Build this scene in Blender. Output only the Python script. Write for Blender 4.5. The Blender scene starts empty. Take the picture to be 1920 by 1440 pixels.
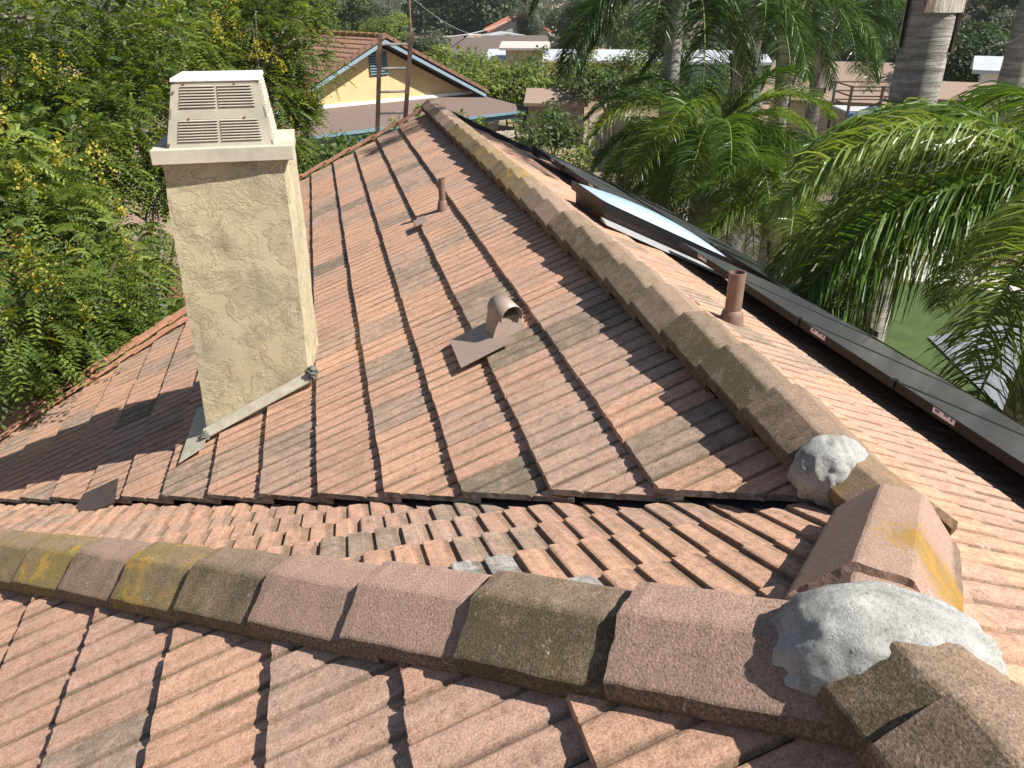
import bpy, bmesh, math, random
import numpy as np
from mathutils import Vector, Matrix
random.seed(7); RNG = np.random.default_rng(7)
C = bpy.context.scene.collection
H = 6.2                                   # camera height above the yard
# ------------------------------------------------------------------ camera
scn = bpy.context.scene
cam_d = bpy.data.cameras.new('camera'); cam = bpy.data.objects.new('camera', cam_d); C.objects.link(cam)
PITCH = math.atan(720/1440.0); YAW = math.radians(13.348)
cam.location = (0, 0, H); cam.rotation_euler = (math.pi/2-PITCH, 0, -YAW)
cam_d.sensor_width = 36.0; cam_d.lens = 27.0; cam_d.clip_start = 0.05; cam_d.clip_end = 6000
scn.camera = cam
# ------------------------------------------------------------------ light
SUN = Vector((.585, -.33, .765)).normalized()      # direction towards the sun
w = bpy.data.worlds.new('World'); scn.world = w; w.use_nodes = True
nt = w.node_tree; bg = nt.nodes['Background']
sky = nt.nodes.new('ShaderNodeTexSky'); sky.sky_type = 'NISHITA'; sky.sun_disc = False
sky.sun_elevation = math.asin(SUN.z); sky.sun_rotation = math.atan2(SUN.x, SUN.y)
sky.air_density = 1.0; sky.dust_density = 1.0
nt.links.new(sky.outputs[0], bg.inputs[0]); bg.inputs[1].default_value = 0.05
sl = bpy.data.lights.new('sun', 'SUN'); sl.energy = 5.0; sl.angle = math.radians(.53); sl.color = (1, .955, .88)
so = bpy.data.objects.new('sun', sl); C.objects.link(so); so.rotation_euler = SUN.to_track_quat('Z', 'Y').to_euler(); so.location = (10, -10, 30)
scn.view_settings.view_transform = 'Standard'; scn.view_settings.look = 'None'
scn.view_settings.exposure = 0.97; scn.view_settings.gamma = 1
scn.cycles.max_bounces = 6

# ------------------------------------------------------------------ helpers
def cdir(px, py):
    a = (px-960)/1440.; b = -(py-720)/1440.
    v = Vector((a, math.cos(PITCH)+b*math.sin(PITCH), -math.sin(PITCH)+b*math.cos(PITCH)))
    v = Matrix.Rotation(-YAW, 3, 'Z') @ v
    return v
def at(px, py, dist):                     # world point seen towards a pixel, at a horizontal distance in metres
    v = cdir(px, py); k = dist/math.hypot(v.x, v.y)
    return Vector((v.x*k, v.y*k, H+v.z*k))
def tag(o, label=None, cat=None, group=None, kind=None):
    if label: o['label'] = label
    if cat: o['category'] = cat
    if group: o['group'] = group
    if kind: o['kind'] = kind
    return o
def empty(name, loc, label, cat, group=None, rz=0):
    o = bpy.data.objects.new(name, None); C.objects.link(o); o.location = loc; o.rotation_euler = (0, 0, rz)
    o.empty_display_size = .3
    return tag(o, label, cat, group)
def link(name, me, mat, parent=None, smooth=False):
    o = bpy.data.objects.new(name, me); C.objects.link(o)
    if mat and not me.materials:
        for m in (mat if isinstance(mat, (list, tuple)) else [mat]): me.materials.append(m)
    if smooth: me.polygons.foreach_set('use_smooth', [True]*len(me.polygons))
    if parent:
        o.parent = parent
        bpy.context.view_layer.update() if False else None
        o.matrix_parent_inverse = PINV(parent)
    return o
def PINV(p):                              # parts are modelled in world space; this keeps them where they are
    m = Matrix.Translation(p.location) @ p.rotation_euler.to_matrix().to_4x4()
    if p.parent: m = PINV(p.parent).inverted() @ p.matrix_parent_inverse @ m if False else m
    if p.type == 'EMPTY': return m.inverted()
    return Matrix.Identity(4)
class MB:
    """collects boxes, tubes and free faces in world space, builds ONE mesh object"""
    def __init__(s): s.v = []; s.f = []; s.mi = []
    def add(s, v, f, mi=0):
        n = len(s.v); s.v += [tuple(p) for p in v]; s.f += [tuple(i+n for i in q) for q in f]; s.mi += [mi]*len(f); return s
    def hexa(s, p, mi=0):                 # 8 points: bottom 4 ccw, top 4 ccw
        return s.add(p, [(3,2,1,0),(4,5,6,7),(0,1,5,4),(1,2,6,5),(2,3,7,6),(3,0,4,7)], mi)
    def box(s, c, d, ax=None, mi=0):      # centre, full sizes, optional 3 axes
        c = Vector(c); X, Y, Z = ax if ax else (Vector((1,0,0)), Vector((0,1,0)), Vector((0,0,1)))
        X = X*d[0]/2; Y = Y*d[1]/2; Z = Z*d[2]/2
        return s.hexa([c-X-Y-Z, c+X-Y-Z, c+X+Y-Z, c-X+Y-Z, c-X-Y+Z, c+X-Y+Z, c+X+Y+Z, c-X+Y+Z], mi)
    def bar(s, a, b, wd, ht, up=(0,0,1), mi=0):
        a = Vector(a); b = Vector(b); X = (b-a); L = X.length; X.normalize()
        Y = Vector(up).cross(X)
        if Y.length < 1e-4: Y = Vector((0,1,0)).cross(X)
        Y.normalize(); Z = X.cross(Y)
        return s.box((a+b)/2, (L, wd, ht), (X, Y, Z), mi)
    def tube(s, pts, rad, n=12, cap=True, mi=0):
        pts = [Vector(p) for p in pts]; k = len(pts); rad = rad if hasattr(rad, '__len__') else [rad]*k
        vs = []; fs = []; X = None
        for i, p in enumerate(pts):
            d = (pts[min(i+1,k-1)]-pts[max(i-1,0)]).normalized()
            if X is None: X = d.orthogonal().normalized()
            X = (X-d*X.dot(d)).normalized(); Y = d.cross(X)
            for j in range(n):
                t = 2*math.pi*j/n; vs.append(p+(X*math.cos(t)+Y*math.sin(t))*rad[i])
        for i in range(k-1):
            for j in range(n):
                a = i*n+j; b = i*n+(j+1)%n; fs.append((a, b, b+n, a+n))
        if cap: fs.append(tuple(range(n-1,-1,-1))); fs.append(tuple(range((k-1)*n, k*n)))
        return s.add(vs, fs, mi)
    def build(s, name, mat, parent=None, smooth=False, bevel=0):
        me = bpy.data.meshes.new(name); me.from_pydata(s.v, [], s.f); me.update()
        if isinstance(mat, (list, tuple)):
            for m in mat: me.materials.append(m)
            me.polygons.foreach_set('material_index', s.mi)
        o = link(name, me, mat, parent, smooth)
        if bevel:
            b = o.modifiers.new('bevel', 'BEVEL'); b.width = bevel; b.segments = 2; b.limit_method = 'ANGLE'
        return o
def quads_obj(name, V, mat, parent=None, rnd=None, nper=1, uv=None):
    """V: (n,4,3) array of quads -> one mesh, per-face random attribute"""
    V = np.asarray(V, dtype=np.float32); n = len(V)
    me = bpy.data.meshes.new(name); me.vertices.add(n*4); me.vertices.foreach_set('co', V.reshape(-1))
    me.loops.add(n*4); me.loops.foreach_set('vertex_index', np.arange(n*4, dtype=np.int32))
    me.polygons.add(n); me.polygons.foreach_set('loop_start', np.arange(n, dtype=np.int32)*4)
    me.polygons.foreach_set('loop_total', np.full(n, 4, dtype=np.int32)) if bpy.app.version < (4,1,0) else None
    me.update(calc_edges=True)
    if rnd is None: rnd = RNG.random(n)
    a = me.attributes.new('tid', 'FLOAT', 'FACE'); a.data.foreach_set('value', np.asarray(rnd, dtype=np.float32))
    me.validate()
    return link(name, me, mat, parent)

# ------------------------------------------------------------------ materials
def mat(name): 
    m = bpy.data.materials.new(name); m.use_nodes = True
    return m, m.node_tree, m.node_tree.nodes['Principled BSDF']
def N(nt, t, **kw):
    n = nt.nodes.new(t)
    for k, v in kw.items(): setattr(n, k, v)
    return n
def ramp(nt, stops, fac=None):
    r = nt.nodes.new('ShaderNodeValToRGB'); e = r.color_ramp.elements
    while len(e) < len(stops): e.new(.5)
    for i, (p, c) in enumerate(stops):
        e[i].position = p; e[i].color = (*c, 1) if len(c) == 3 else c
    if fac is not None: nt.links.new(fac, r.inputs[0])
    return r
def noise(nt, scale, detail=4, rough=.55, vec=None, dist=0):
    n = nt.nodes.new('ShaderNodeTexNoise'); n.inputs['Scale'].default_value = scale; n.inputs['Detail'].default_value = detail
    n.inputs['Roughness'].default_value = rough; n.inputs['Distortion'].default_value = dist
    if vec is not None: nt.links.new(vec, n.inputs['Vector'])
    return n
def mixc(nt, fac, a, b, blend='MIX'):
    m = nt.nodes.new('ShaderNodeMix'); m.data_type = 'RGBA'; m.blend_type = blend
    for s, x in ((m.inputs[0], fac), (m.inputs[6], a), (m.inputs[7], b)):
        if isinstance(x, (int, float)): s.default_value = x
        elif isinstance(x, tuple): s.default_value = (*x, 1) if len(x) == 3 else x
        else: nt.links.new(x, s)
    return m.outputs[2]
def mth(nt, op, a, b=None, clamp=False):
    m = nt.nodes.new('ShaderNodeMath'); m.operation = op; m.use_clamp = clamp
    for s, x in ((m.inputs[0], a), (m.inputs[1], b)):
        if x is None: continue
        if isinstance(x, (int, float)): s.default_value = x
        else: nt.links.new(x, s)
    return m.outputs[0]
def bump(nt, bs, h, strength=.3, dist=.01):
    b = nt.nodes.new('ShaderNodeBump'); b.inputs['Strength'].default_value = strength; b.inputs['Distance'].default_value = dist
    nt.links.new(h, b.inputs['Height']); nt.links.new(b.outputs[0], bs.inputs['Normal']); return b
def simple(name, col, rough=.7, var=.15, scale=8, bmp=.1, metal=0, spec=.3, bscale=None):
    m, nt, bs = mat(name); tc = N(nt, 'ShaderNodeTexCoord')
    n = noise(nt, scale, 5, .6, tc.outputs['Object'])
    r = ramp(nt, [(.3, tuple(c*(1-var) for c in col)), (.7, tuple(min(1, c*(1+var)) for c in col))], n.outputs[0])
    nt.links.new(r.outputs[0], bs.inputs['Base Color']); bs.inputs['Roughness'].default_value = rough; bs.inputs['Metallic'].default_value = metal
    bs.inputs['Specular IOR Level'].default_value = spec
    if bmp:
        n2 = noise(nt, bscale or scale*6, 4, .6, tc.outputs['Object']); bump(nt, bs, n2.outputs[0], bmp, .01)
    return m
def tile_material():
    m, nt, bs = mat('concrete_roof_tile'); tc = N(nt, 'ShaderNodeTexCoord'); ob = tc.outputs['Object']
    at_ = N(nt, 'ShaderNodeAttribute', attribute_name='tid'); gv = N(nt, 'ShaderNodeAttribute', attribute_name='grv')
    uv = N(nt, 'ShaderNodeUVMap', uv_map='UVMap')
    wob = noise(nt, 11, 5, .7, ob, .4); tfac = mth(nt, 'ADD', at_.outputs['Fac'], mth(nt, 'MULTIPLY', mth(nt, 'SUBTRACT', wob.outputs[0], .5), mth(nt, 'MULTIPLY', at_.outputs['Fac'], 1.3)), True)
    base = ramp(nt, [(0, (.55,.33,.225)), (.22, (.52,.305,.21)), (.45, (.48,.29,.215)), (.66, (.44,.30,.235)), (.8, (.33,.245,.185)), (.93, (.27,.205,.155)), (1, (.20,.165,.12))], tfac)
    pale = N(nt, 'ShaderNodeMath', operation='GREATER_THAN'); nt.links.new(at_.outputs['Fac'], pale.inputs[0]); pale.inputs[1].default_value = 1.5
    gpat = noise(nt, 16, 6, .75, ob, .6); gcol = ramp(nt, [(.38, (.20,.19,.17)), (.6, (.46,.45,.43))], gpat.outputs[0])
    class _B: pass
    bb = _B(); bb.outputs = [mixc(nt, pale.outputs[0], base.outputs[0], gcol.outputs[0])]; base = bb
    # long weather streaks running down the tile
    mp = N(nt, 'ShaderNodeMapping'); mp.inputs['Scale'].default_value = (26, 2.6, 1); nt.links.new(uv.outputs[0], mp.inputs[0])
    st = noise(nt, 1.0, 5, .62, mp.outputs[0]); stm = ramp(nt, [(.42, (0,0,0)), (.68, (1,1,1))], st.outputs[0])
    big = noise(nt, 1.3, 5, .6, ob); bigm = ramp(nt, [(.45, (0,0,0)), (.66, (1,1,1))], big.outputs[0])
    c = mixc(nt, mth(nt, 'MULTIPLY', stm.outputs[0], .45), base.outputs[0], (.17,.125,.09))
    patchy = noise(nt, 9, 6, .7, ob); pm = ramp(nt, [(.46, (0,0,0)), (.62, (1,1,1))], patchy.outputs[0])
    wm = mth(nt, 'MULTIPLY', mth(nt, 'MULTIPLY', bigm.outputs[0], pm.outputs[0]), .55)
    c = mixc(nt, wm, c, (.185,.145,.10))
    # dark olive growth collecting in the grooves
    gn = ramp(nt, [(.3, (.3,.3,.3)), (.62, (1,1,1))], st.outputs[0])
    gm = mth(nt, 'MULTIPLY', mth(nt, 'MULTIPLY', gv.outputs['Fac'], gn.outputs[0]), .85)
    c = mixc(nt, gm, c, (.105,.078,.05))
    # pale salts
    sa = noise(nt, 5.5, 6, .75, ob, .6); sm = ramp(nt, [(.655, (0,0,0)), (.72, (1,1,1))], sa.outputs[0])
    c = mixc(nt, mth(nt, 'MULTIPLY', sm.outputs[0], .5), c, (.56,.46,.40))
    gr = noise(nt, 190, 4, .75, ob); grr = ramp(nt, [(.34, (.60,.59,.57)), (.5, (.98,.98,.98)), (.68, (1.3,1.3,1.3))], gr.outputs[0])
    gr2 = noise(nt, 38, 7, .85, ob); g2 = ramp(nt, [(.36, (.62,.58,.54)), (.48, (.97,.97,.97)), (.66, (1.16,1.16,1.16))], gr2.outputs[0])
    c = mixc(nt, 1.0, c, grr.outputs[0], 'MULTIPLY'); c = mixc(nt, 1.0, c, g2.outputs[0], 'MULTIPLY')
    nt.links.new(c, bs.inputs['Base Color']); bs.inputs['Roughness'].default_value = .9; bs.inputs['Specular IOR Level'].default_value = .2
    hh = mth(nt, 'ADD', gr.outputs[0], mth(nt, 'MULTIPLY', gr2.outputs[0], 1.5)); bump(nt, bs, hh, .55, .0035)
    return m
def cap_material(patch=None):
    """object colour: r = dark moss, g = yellow lichen, b = pinkness"""
    m, nt, bs = mat('ridge_tile_concrete'); tc = N(nt, 'ShaderNodeTexCoord'); ob = tc.outputs['Object']
    oi = N(nt, 'ShaderNodeObjectInfo'); mu = N(nt, 'ShaderNodeVectorMath', operation='MULTIPLY_ADD'); mu.inputs[0].default_value = (1,1,1); cmb = N(nt, 'ShaderNodeCombineXYZ')
    for q in range(3): nt.links.new(mth(nt, 'MULTIPLY', oi.outputs['Random'], (37., 91., 53.)[q]), cmb.inputs[q])
    sx = N(nt, 'ShaderNodeSeparateXYZ'); nt.links.new(ob, sx.inputs[0]); side = mth(nt, 'MULTIPLY', mth(nt, 'SUBTRACT', -.02, sx.outputs[0]), 30., True)
    va = N(nt, 'ShaderNodeVectorMath', operation='ADD'); nt.links.new(ob, va.inputs[0]); nt.links.new(cmb.outputs[0], va.inputs[1]); ob = va.outputs[0]
    ed = N(nt, 'ShaderNodeAttribute', attribute_name='edge'); sep = N(nt, 'ShaderNodeSeparateColor'); nt.links.new(oi.outputs['Color'], sep.inputs[0])
    c = mixc(nt, sep.outputs[2], (.32,.235,.18), (.42,.27,.215))
    n1 = noise(nt, 11, 7, .78, ob, .3); m1 = ramp(nt, [(.36, (0,0,0)), (.60, (1,1,1))], n1.outputs[0])
    n3 = noise(nt, 130, 4, .8, ob); m3 = ramp(nt, [(.42, (0,0,0)), (.54, (1,1,1))], n3.outputs[0])
    f = mth(nt, 'MULTIPLY', mth(nt, 'ADD', mth(nt, 'MULTIPLY', m1.outputs[0], .6), mth(nt, 'ADD', mth(nt, 'MULTIPLY', m3.outputs[0], .35), mth(nt, 'MULTIPLY', sep.outputs[0], .35))), mth(nt, 'MULTIPLY', sep.outputs[0], mth(nt, 'ADD', mth(nt, 'MULTIPLY', side, .5), .55)), True)
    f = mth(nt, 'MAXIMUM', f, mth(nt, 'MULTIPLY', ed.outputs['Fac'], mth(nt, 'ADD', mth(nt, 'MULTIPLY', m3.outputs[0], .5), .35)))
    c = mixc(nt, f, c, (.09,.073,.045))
    n2 = noise(nt, 9, 6, .75, ob, .5); m2 = ramp(nt, [(.5, (0,0,0)), (.63, (1,1,1))], n2.outputs[0])
    n2b = noise(nt, 5, 3, .6, ob); m2b = ramp(nt, [(.30, (0,0,0)), (.6, (1,1,1))], n2b.outputs[0])
    yel = mixc(nt, m2.outputs[0], (.21,.165,.055), (.46,.27,.03))
    c = mixc(nt, mth(nt, 'MULTIPLY', sep.outputs[1], m2b.outputs[0]), c, yel)
    sa = noise(nt, 26, 6, .8, ob, .8); sm = ramp(nt, [(.62, (0,0,0)), (.68, (1,1,1))], sa.outputs[0])
    c = mixc(nt, mth(nt, 'MULTIPLY', sm.outputs[0], .6), c, (.5,.45,.4))
    gr = noise(nt, 200, 4, .78, ob); grr = ramp(nt, [(.34, (.52,.50,.48)), (.5, (.96,.96,.96)), (.68, (1.35,1.35,1.35))], gr.outputs[0])
    c = mixc(nt, 1.0, c, grr.outputs[0], 'MULTIPLY')
    if patch:
        dv = N(nt, 'ShaderNodeVectorMath', operation='DISTANCE'); nt.links.new(tc.outputs['Object'], dv.inputs[0]); dv.inputs[1].default_value = patch
        pn = noise(nt, 16, 6, .75, tc.outputs['Object'], .5)
        pf = mth(nt, 'SUBTRACT', mth(nt, 'ADD', mth(nt, 'MULTIPLY', pn.outputs[0], .26), .035), dv.outputs['Value']); pf = mth(nt, 'MULTIPLY', mth(nt, 'MULTIPLY', pf, 14., True), .85)
        pc = ramp(nt, [(.35, (.20,.15,.07)), (.48, (.27,.17,.04)), (.62, (.38,.20,.025))], pn.outputs[0]); c = mixc(nt, pf, c, pc.outputs[0])
    nt.links.new(c, bs.inputs['Base Color']); bs.inputs['Roughness'].default_value = .92; bs.inputs['Specular IOR Level'].default_value = .2
    gb = noise(nt, 190, 4, .7, ob)
    bump(nt, bs, mth(nt, 'ADD', gr.outputs[0], mth(nt, 'MULTIPLY', gb.outputs[0], 2)), .7, .003)
    return m
def leaf_material(name, stops, trans=.35, rough=.55):
    m, nt, bs = mat(name); a = N(nt, 'ShaderNodeAttribute', attribute_name='tid')
    r = ramp(nt, stops, a.outputs['Fac']); nt.links.new(r.outputs[0], bs.inputs['Base Color'])
    bs.inputs['Roughness'].default_value = rough; bs.inputs['Specular IOR Level'].default_value = .35
    t = N(nt, 'ShaderNodeBsdfTranslucent'); hs = N(nt, 'ShaderNodeHueSaturation'); hs.inputs['Value'].default_value = 1.7; hs.inputs['Saturation'].default_value = 1.15; hs.inputs['Hue'].default_value = .485
    nt.links.new(r.outputs[0], hs.inputs['Color']); nt.links.new(hs.outputs[0], t.inputs[0])
    mx = N(nt, 'ShaderNodeMixShader'); mx.inputs[0].default_value = trans
    nt.links.new(bs.outputs[0], mx.inputs[1]); nt.links.new(t.outputs[0], mx.inputs[2])
    nt.links.new(mx.outputs[0], nt.nodes['Material Output'].inputs[0])
    return m
def stucco_material(name, ca, cb, stain=(.2,.18,.13), bm=.6, stains=.5):
    m, nt, bs = mat(name); tc = N(nt, 'ShaderNodeTexCoord'); ob = tc.outputs['Object']
    n = noise(nt, 2.2, 6, .65, ob, .3); r = ramp(nt, [(.38, ca), (.62, cb)], n.outputs[0])
    # trowelled skip ridges: contour lines of a warped noise
    n2 = noise(nt, 3.6, 8, .68, ob, .35)
    rr = ramp(nt, [(.0, (0,0,0)), (.43, (0,0,0)), (.438, (.6,.6,.6)), (.47, (.45,.45,.45)), (.50, (.4,.4,.4)), (.507, (1,1,1)), (.54, (.6,.6,.6)), (1, (.55,.55,.55))], n2.outputs[0])
    n3 = noise(nt, 60, 4, .7, ob); hgt = mth(nt, 'ADD', rr.outputs[0], mth(nt, 'MULTIPLY', n3.outputs[0], .35))
    b = bump(nt, bs, hgt, bm, .012)
    s = noise(nt, 3.4, 6, .7, ob, .8); sm = ramp(nt, [(.5, (0,0,0)), (.72, (1,1,1))], s.outputs[0])
    c = mixc(nt, mth(nt, 'MULTIPLY', sm.outputs[0], stains), r.outputs[0], stain)
    nt.links.new(c, bs.inputs['Base Color']); bs.inputs['Roughness'].default_value = .92; bs.inputs['Specular IOR Level'].default_value = .15
    return m
def mortar_material():
    m, nt, bs = mat('grey_mortar'); tc = N(nt, 'ShaderNodeTexCoord'); ob = tc.outputs['Object']
    n = noise(nt, 9, 6, .7, ob, .4); r = ramp(nt, [(.3, (.18,.178,.165)), (.46, (.31,.31,.29)), (.66, (.42,.42,.40))], n.outputs[0])
    g = noise(nt, 120, 6, .85, ob); gg = ramp(nt, [(.34, (.5,.5,.5)), (.46, (.95,.95,.95)), (.7, (1.2,1.2,1.2))], g.outputs[0])
    c = mixc(nt, 1., r.outputs[0], gg.outputs[0], 'MULTIPLY')
    k = noise(nt, 7, 5, .6, ob, 1.2); kr = ramp(nt, [(.40, (.3,.3,.3)), (.498, (.3,.3,.3)), (.504, (.9,.9,.9)), (.60, (.8,.8,.8))], k.outputs[0])
    kc = ramp(nt, [(0, (.55,.55,.55)), (.5, (1,1,1))], kr.outputs[0])
    nt.links.new(c, bs.inputs['Base Color']); bs.inputs['Roughness'].default_value = .93; bs.inputs['Specular IOR Level'].default_value = .15
    hh = mth(nt, 'ADD', mth(nt, 'MULTIPLY', g.outputs[0], .9), mth(nt, 'MULTIPLY', kr.outputs[0], .7)); g2 = noise(nt, 60, 5, .7, ob)
    bump(nt, bs, mth(nt, 'ADD', hh, g2.outputs[0]), .6, .005)
    return m
M_TILE = tile_material(); M_CAP = cap_material(); M_MORTAR = mortar_material()
M_STUC = stucco_material('chimney_stucco', (.49,.42,.275), (.42,.37,.255), (.20,.185,.15), .75, .6)
M_WALLY = stucco_material('yellow_stucco_wall', (.60,.44,.23), (.54,.40,.21), (.45,.32,.17), .15, .2)
M_SHROUD = simple('painted_metal_beige', (.42,.385,.31), .55, .14, 6, .08, 0, .4)
M_CHCAP = simple('chimney_cap_metal', (.46,.42,.34), .6, .16, 7, .12, 0, .4)
M_TOPW = simple('chipped_white_paint', (.62,.62,.6), .6, .35, 22, .2)
M_DARK = simple('dark_interior', (.015,.014,.013), .9, .2, 5, 0)
M_PIPE = simple('brown_painted_pipe', (.20,.125,.095), .55, .18, 20, .15, 0, .4)
M_HOOD = simple('brown_painted_metal', (.30,.225,.185), .42, .08, 10, .05, 0, .5)
M_FLASH = simple('weathered_flashing', (.47,.43,.34), .5, .2, 14, .15, .2, .5)
M_PAN = simple('brown_valley_metal', (.085,.062,.055), .5, .25, 10, .1, .2)
M_LINER = simple('black_underlay', (.02,.02,.022), .9, .3, 6, .1)
M_WHT = simple('white_painted_wood', (.72,.72,.70), .6, .08, 5, .05)
M_WOODG = simple('weathered_grey_wood', (.25,.205,.165), .85, .3, 3, .3)
M_WOODL = simple('ladder_wood', (.17,.115,.085), .8, .3, 8, .3)
M_RUNG = simple('worn_grey_rung', (.36,.33,.29), .7, .3, 14, .2)
M_BLUE = simple('teal_blue_paint', (.045,.12,.155), .6, .2, 6, .1)
M_SHING = simple('brown_asphalt_shingle', (.145,.105,.09), .95, .3, 26, .3)
M_SHING2 = simple('grey_brown_shingle', (.115,.09,.08), .95, .25, 20, .3)
M_TAN = simple('tan_shingle', (.26,.19,.145), .95, .15, 12, .2)
M_TILE2 = simple('brown_barrel_tile', (.18,.10,.07), .85, .4, 16, .3)
M_RED = simple('red_clay_tile', (.52,.19,.10), .85, .25, 14, .3)
M_METALW = simple('white_metal_roof', (.46,.48,.50), .45, .1, 3, .05, .1, .5)
M_BARK = simple('grey_bark', (.20,.17,.14), .95, .45, 14, .8)
M_GREYW = simple('grey_painted_siding', (.36,.38,.38), .8, .1, 4, .1)
M_BEIGE = simple('beige_painted_wall', (.56,.47,.31), .85, .1, 4, .15)
M_BLACKF = simple('black_anodised_frame', (.010,.010,.011), .5, .2, 5, 0, 0, .3)
M_CONC = simple('pale_concrete', (.42,.39,.35), .9, .15, 5, .2)
M_TARP = simple('blue_tarpaulin', (.03,.10,.42), .5, .35, 4, .5, 0, .5)
M_GLASSD = simple('dark_window_glass', (.03,.04,.05), .1, .2, 2, 0, 0, .8)
def grass_mat():
    m, nt, bs = mat('lawn'); tc = N(nt, 'ShaderNodeTexCoord'); ob = tc.outputs['Object']
    n = noise(nt, 1.6, 6, .7, ob); r = ramp(nt, [(.3, (.045,.075,.015)), (.55, (.075,.12,.025)), (.75, (.12,.14,.05))], n.outputs[0])
    g = noise(nt, 45, 5, .8, ob); gg = ramp(nt, [(.3, (.5,.5,.5)), (.7, (1.3,1.3,1.3))], g.outputs[0])
    nt.links.new(mixc(nt, 1., r.outputs[0], gg.outputs[0], 'MULTIPLY'), bs.inputs['Base Color']); bs.inputs['Roughness'].default_value = .9
    bump(nt, bs, g.outputs[0], 1., .04); return m
M_LAWN = grass_mat()
def ground_mat():
    m, nt, bs = mat('dry_earth'); tc = N(nt, 'ShaderNodeTexCoord'); ob = tc.outputs['Object']
    n = noise(nt, .12, 8, .65, ob); r = ramp(nt, [(.35, (.26,.17,.11)), (.5, (.34,.25,.17)), (.6, (.15,.13,.07)), (.7, (.085,.10,.04))], n.outputs[0])
    g = noise(nt, 6, 8, .75, ob); gg = ramp(nt, [(.3, (.6,.6,.6)), (.7, (1.2,1.2,1.2))], g.outputs[0])
    nt.links.new(mixc(nt, 1., r.outputs[0], gg.outputs[0], 'MULTIPLY'), bs.inputs['Base Color']); bs.inputs['Roughness'].default_value = .95
    bump(nt, bs, g.outputs[0], .8, .1); return m
M_GROUND = ground_mat()
M_GRAVEL = simple('pale_pebbles', (.42,.40,.36), .85, .6, 16, 1.0, 0, .2, 22)
M_ORANGE = simple('brown_leaf_litter', (.17,.085,.045), .9, .5, 3, .8)
L_GR = leaf_material('golden_rain_leaf', [(0,(.042,.075,.018)),(.4,(.085,.135,.026)),(.75,(.14,.19,.034)),(1,(.24,.27,.05))])
L_YEL = leaf_material('yellow_flower', [(0,(.24,.22,.03)),(.5,(.38,.34,.05)),(1,(.52,.46,.09))], .35)
L_DK = leaf_material('dark_leaf', [(0,(.018,.036,.012)),(.5,(.034,.06,.018)),(1,(.06,.09,.028))])
L_MD = leaf_material('mid_leaf', [(0,(.035,.06,.016)),(.5,(.065,.105,.024)),(1,(.12,.16,.04))])
L_LT = leaf_material('light_leaf', [(0,(.07,.11,.02)),(.5,(.13,.18,.035)),(1,(.24,.27,.07))])
L_GY = leaf_material('grey_green_leaf', [(0,(.05,.065,.04)),(.5,(.085,.10,.06)),(1,(.14,.15,.095))])
L_RU = leaf_material('rusty_leaf', [(0,(.09,.05,.025)),(.5,(.15,.08,.035)),(1,(.2,.13,.05))])
L_PALM = leaf_material('palm_leaflet', [(0,(.04,.08,.015)),(.4,(.085,.15,.028)),(.8,(.16,.22,.045)),(1,(.30,.33,.10))], .35, .35)
L_PALMD = leaf_material('deep_green_palm_leaflet', [(0,(.022,.05,.013)),(.5,(.045,.09,.022)),(.9,(.085,.14,.034)),(1,(.18,.21,.075))], .3, .35)
def palm_trunk_mat():
    m, nt, bs = mat('ringed_palm_trunk'); tc = N(nt, 'ShaderNodeTexCoord'); ob = tc.outputs['Object']
    mp = N(nt, 'ShaderNodeMapping'); mp.inputs['Scale'].default_value = (1, 1, 9); nt.links.new(ob, mp.inputs[0])
    n = noise(nt, 1.3, 6, .7, mp.outputs[0], .6); r = ramp(nt, [(.32, (.13,.115,.10)), (.5, (.27,.25,.22)), (.68, (.44,.41,.37))], n.outputs[0])
    g = noise(nt, 14, 5, .7, ob); gg = ramp(nt, [(.3, (.7,.7,.7)), (.7, (1.15,1.15,1.15))], g.outputs[0])
    nt.links.new(mixc(nt, 1., r.outputs[0], gg.outputs[0], 'MULTIPLY'), bs.inputs['Base Color']); bs.inputs['Roughness'].default_value = .9
    bump(nt, bs, n.outputs[0], .8, .04); return m
M_PTR = palm_trunk_mat()
def boot_mat():
    m, nt, bs = mat('dry_palm_boots'); tc = N(nt, 'ShaderNodeTexCoord'); ob = tc.outputs['Object']
    mp = N(nt, 'ShaderNodeMapping'); mp.inputs['Scale'].default_value = (7, 7, 1.0); nt.links.new(ob, mp.inputs[0])
    n = noise(nt, 1.4, 6, .7, mp.outputs[0], .8); r = ramp(nt, [(.3, (.14,.08,.05)), (.42, (.34,.25,.19)), (.52, (.52,.46,.40)), (.68, (.66,.62,.56))], n.outputs[0])
    nt.links.new(r.outputs[0], bs.inputs['Base Color']); bs.inputs['Roughness'].default_value = .8
    bump(nt, bs, n.outputs[0], .9, .05); return m
M_BOOT = boot_mat()
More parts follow.
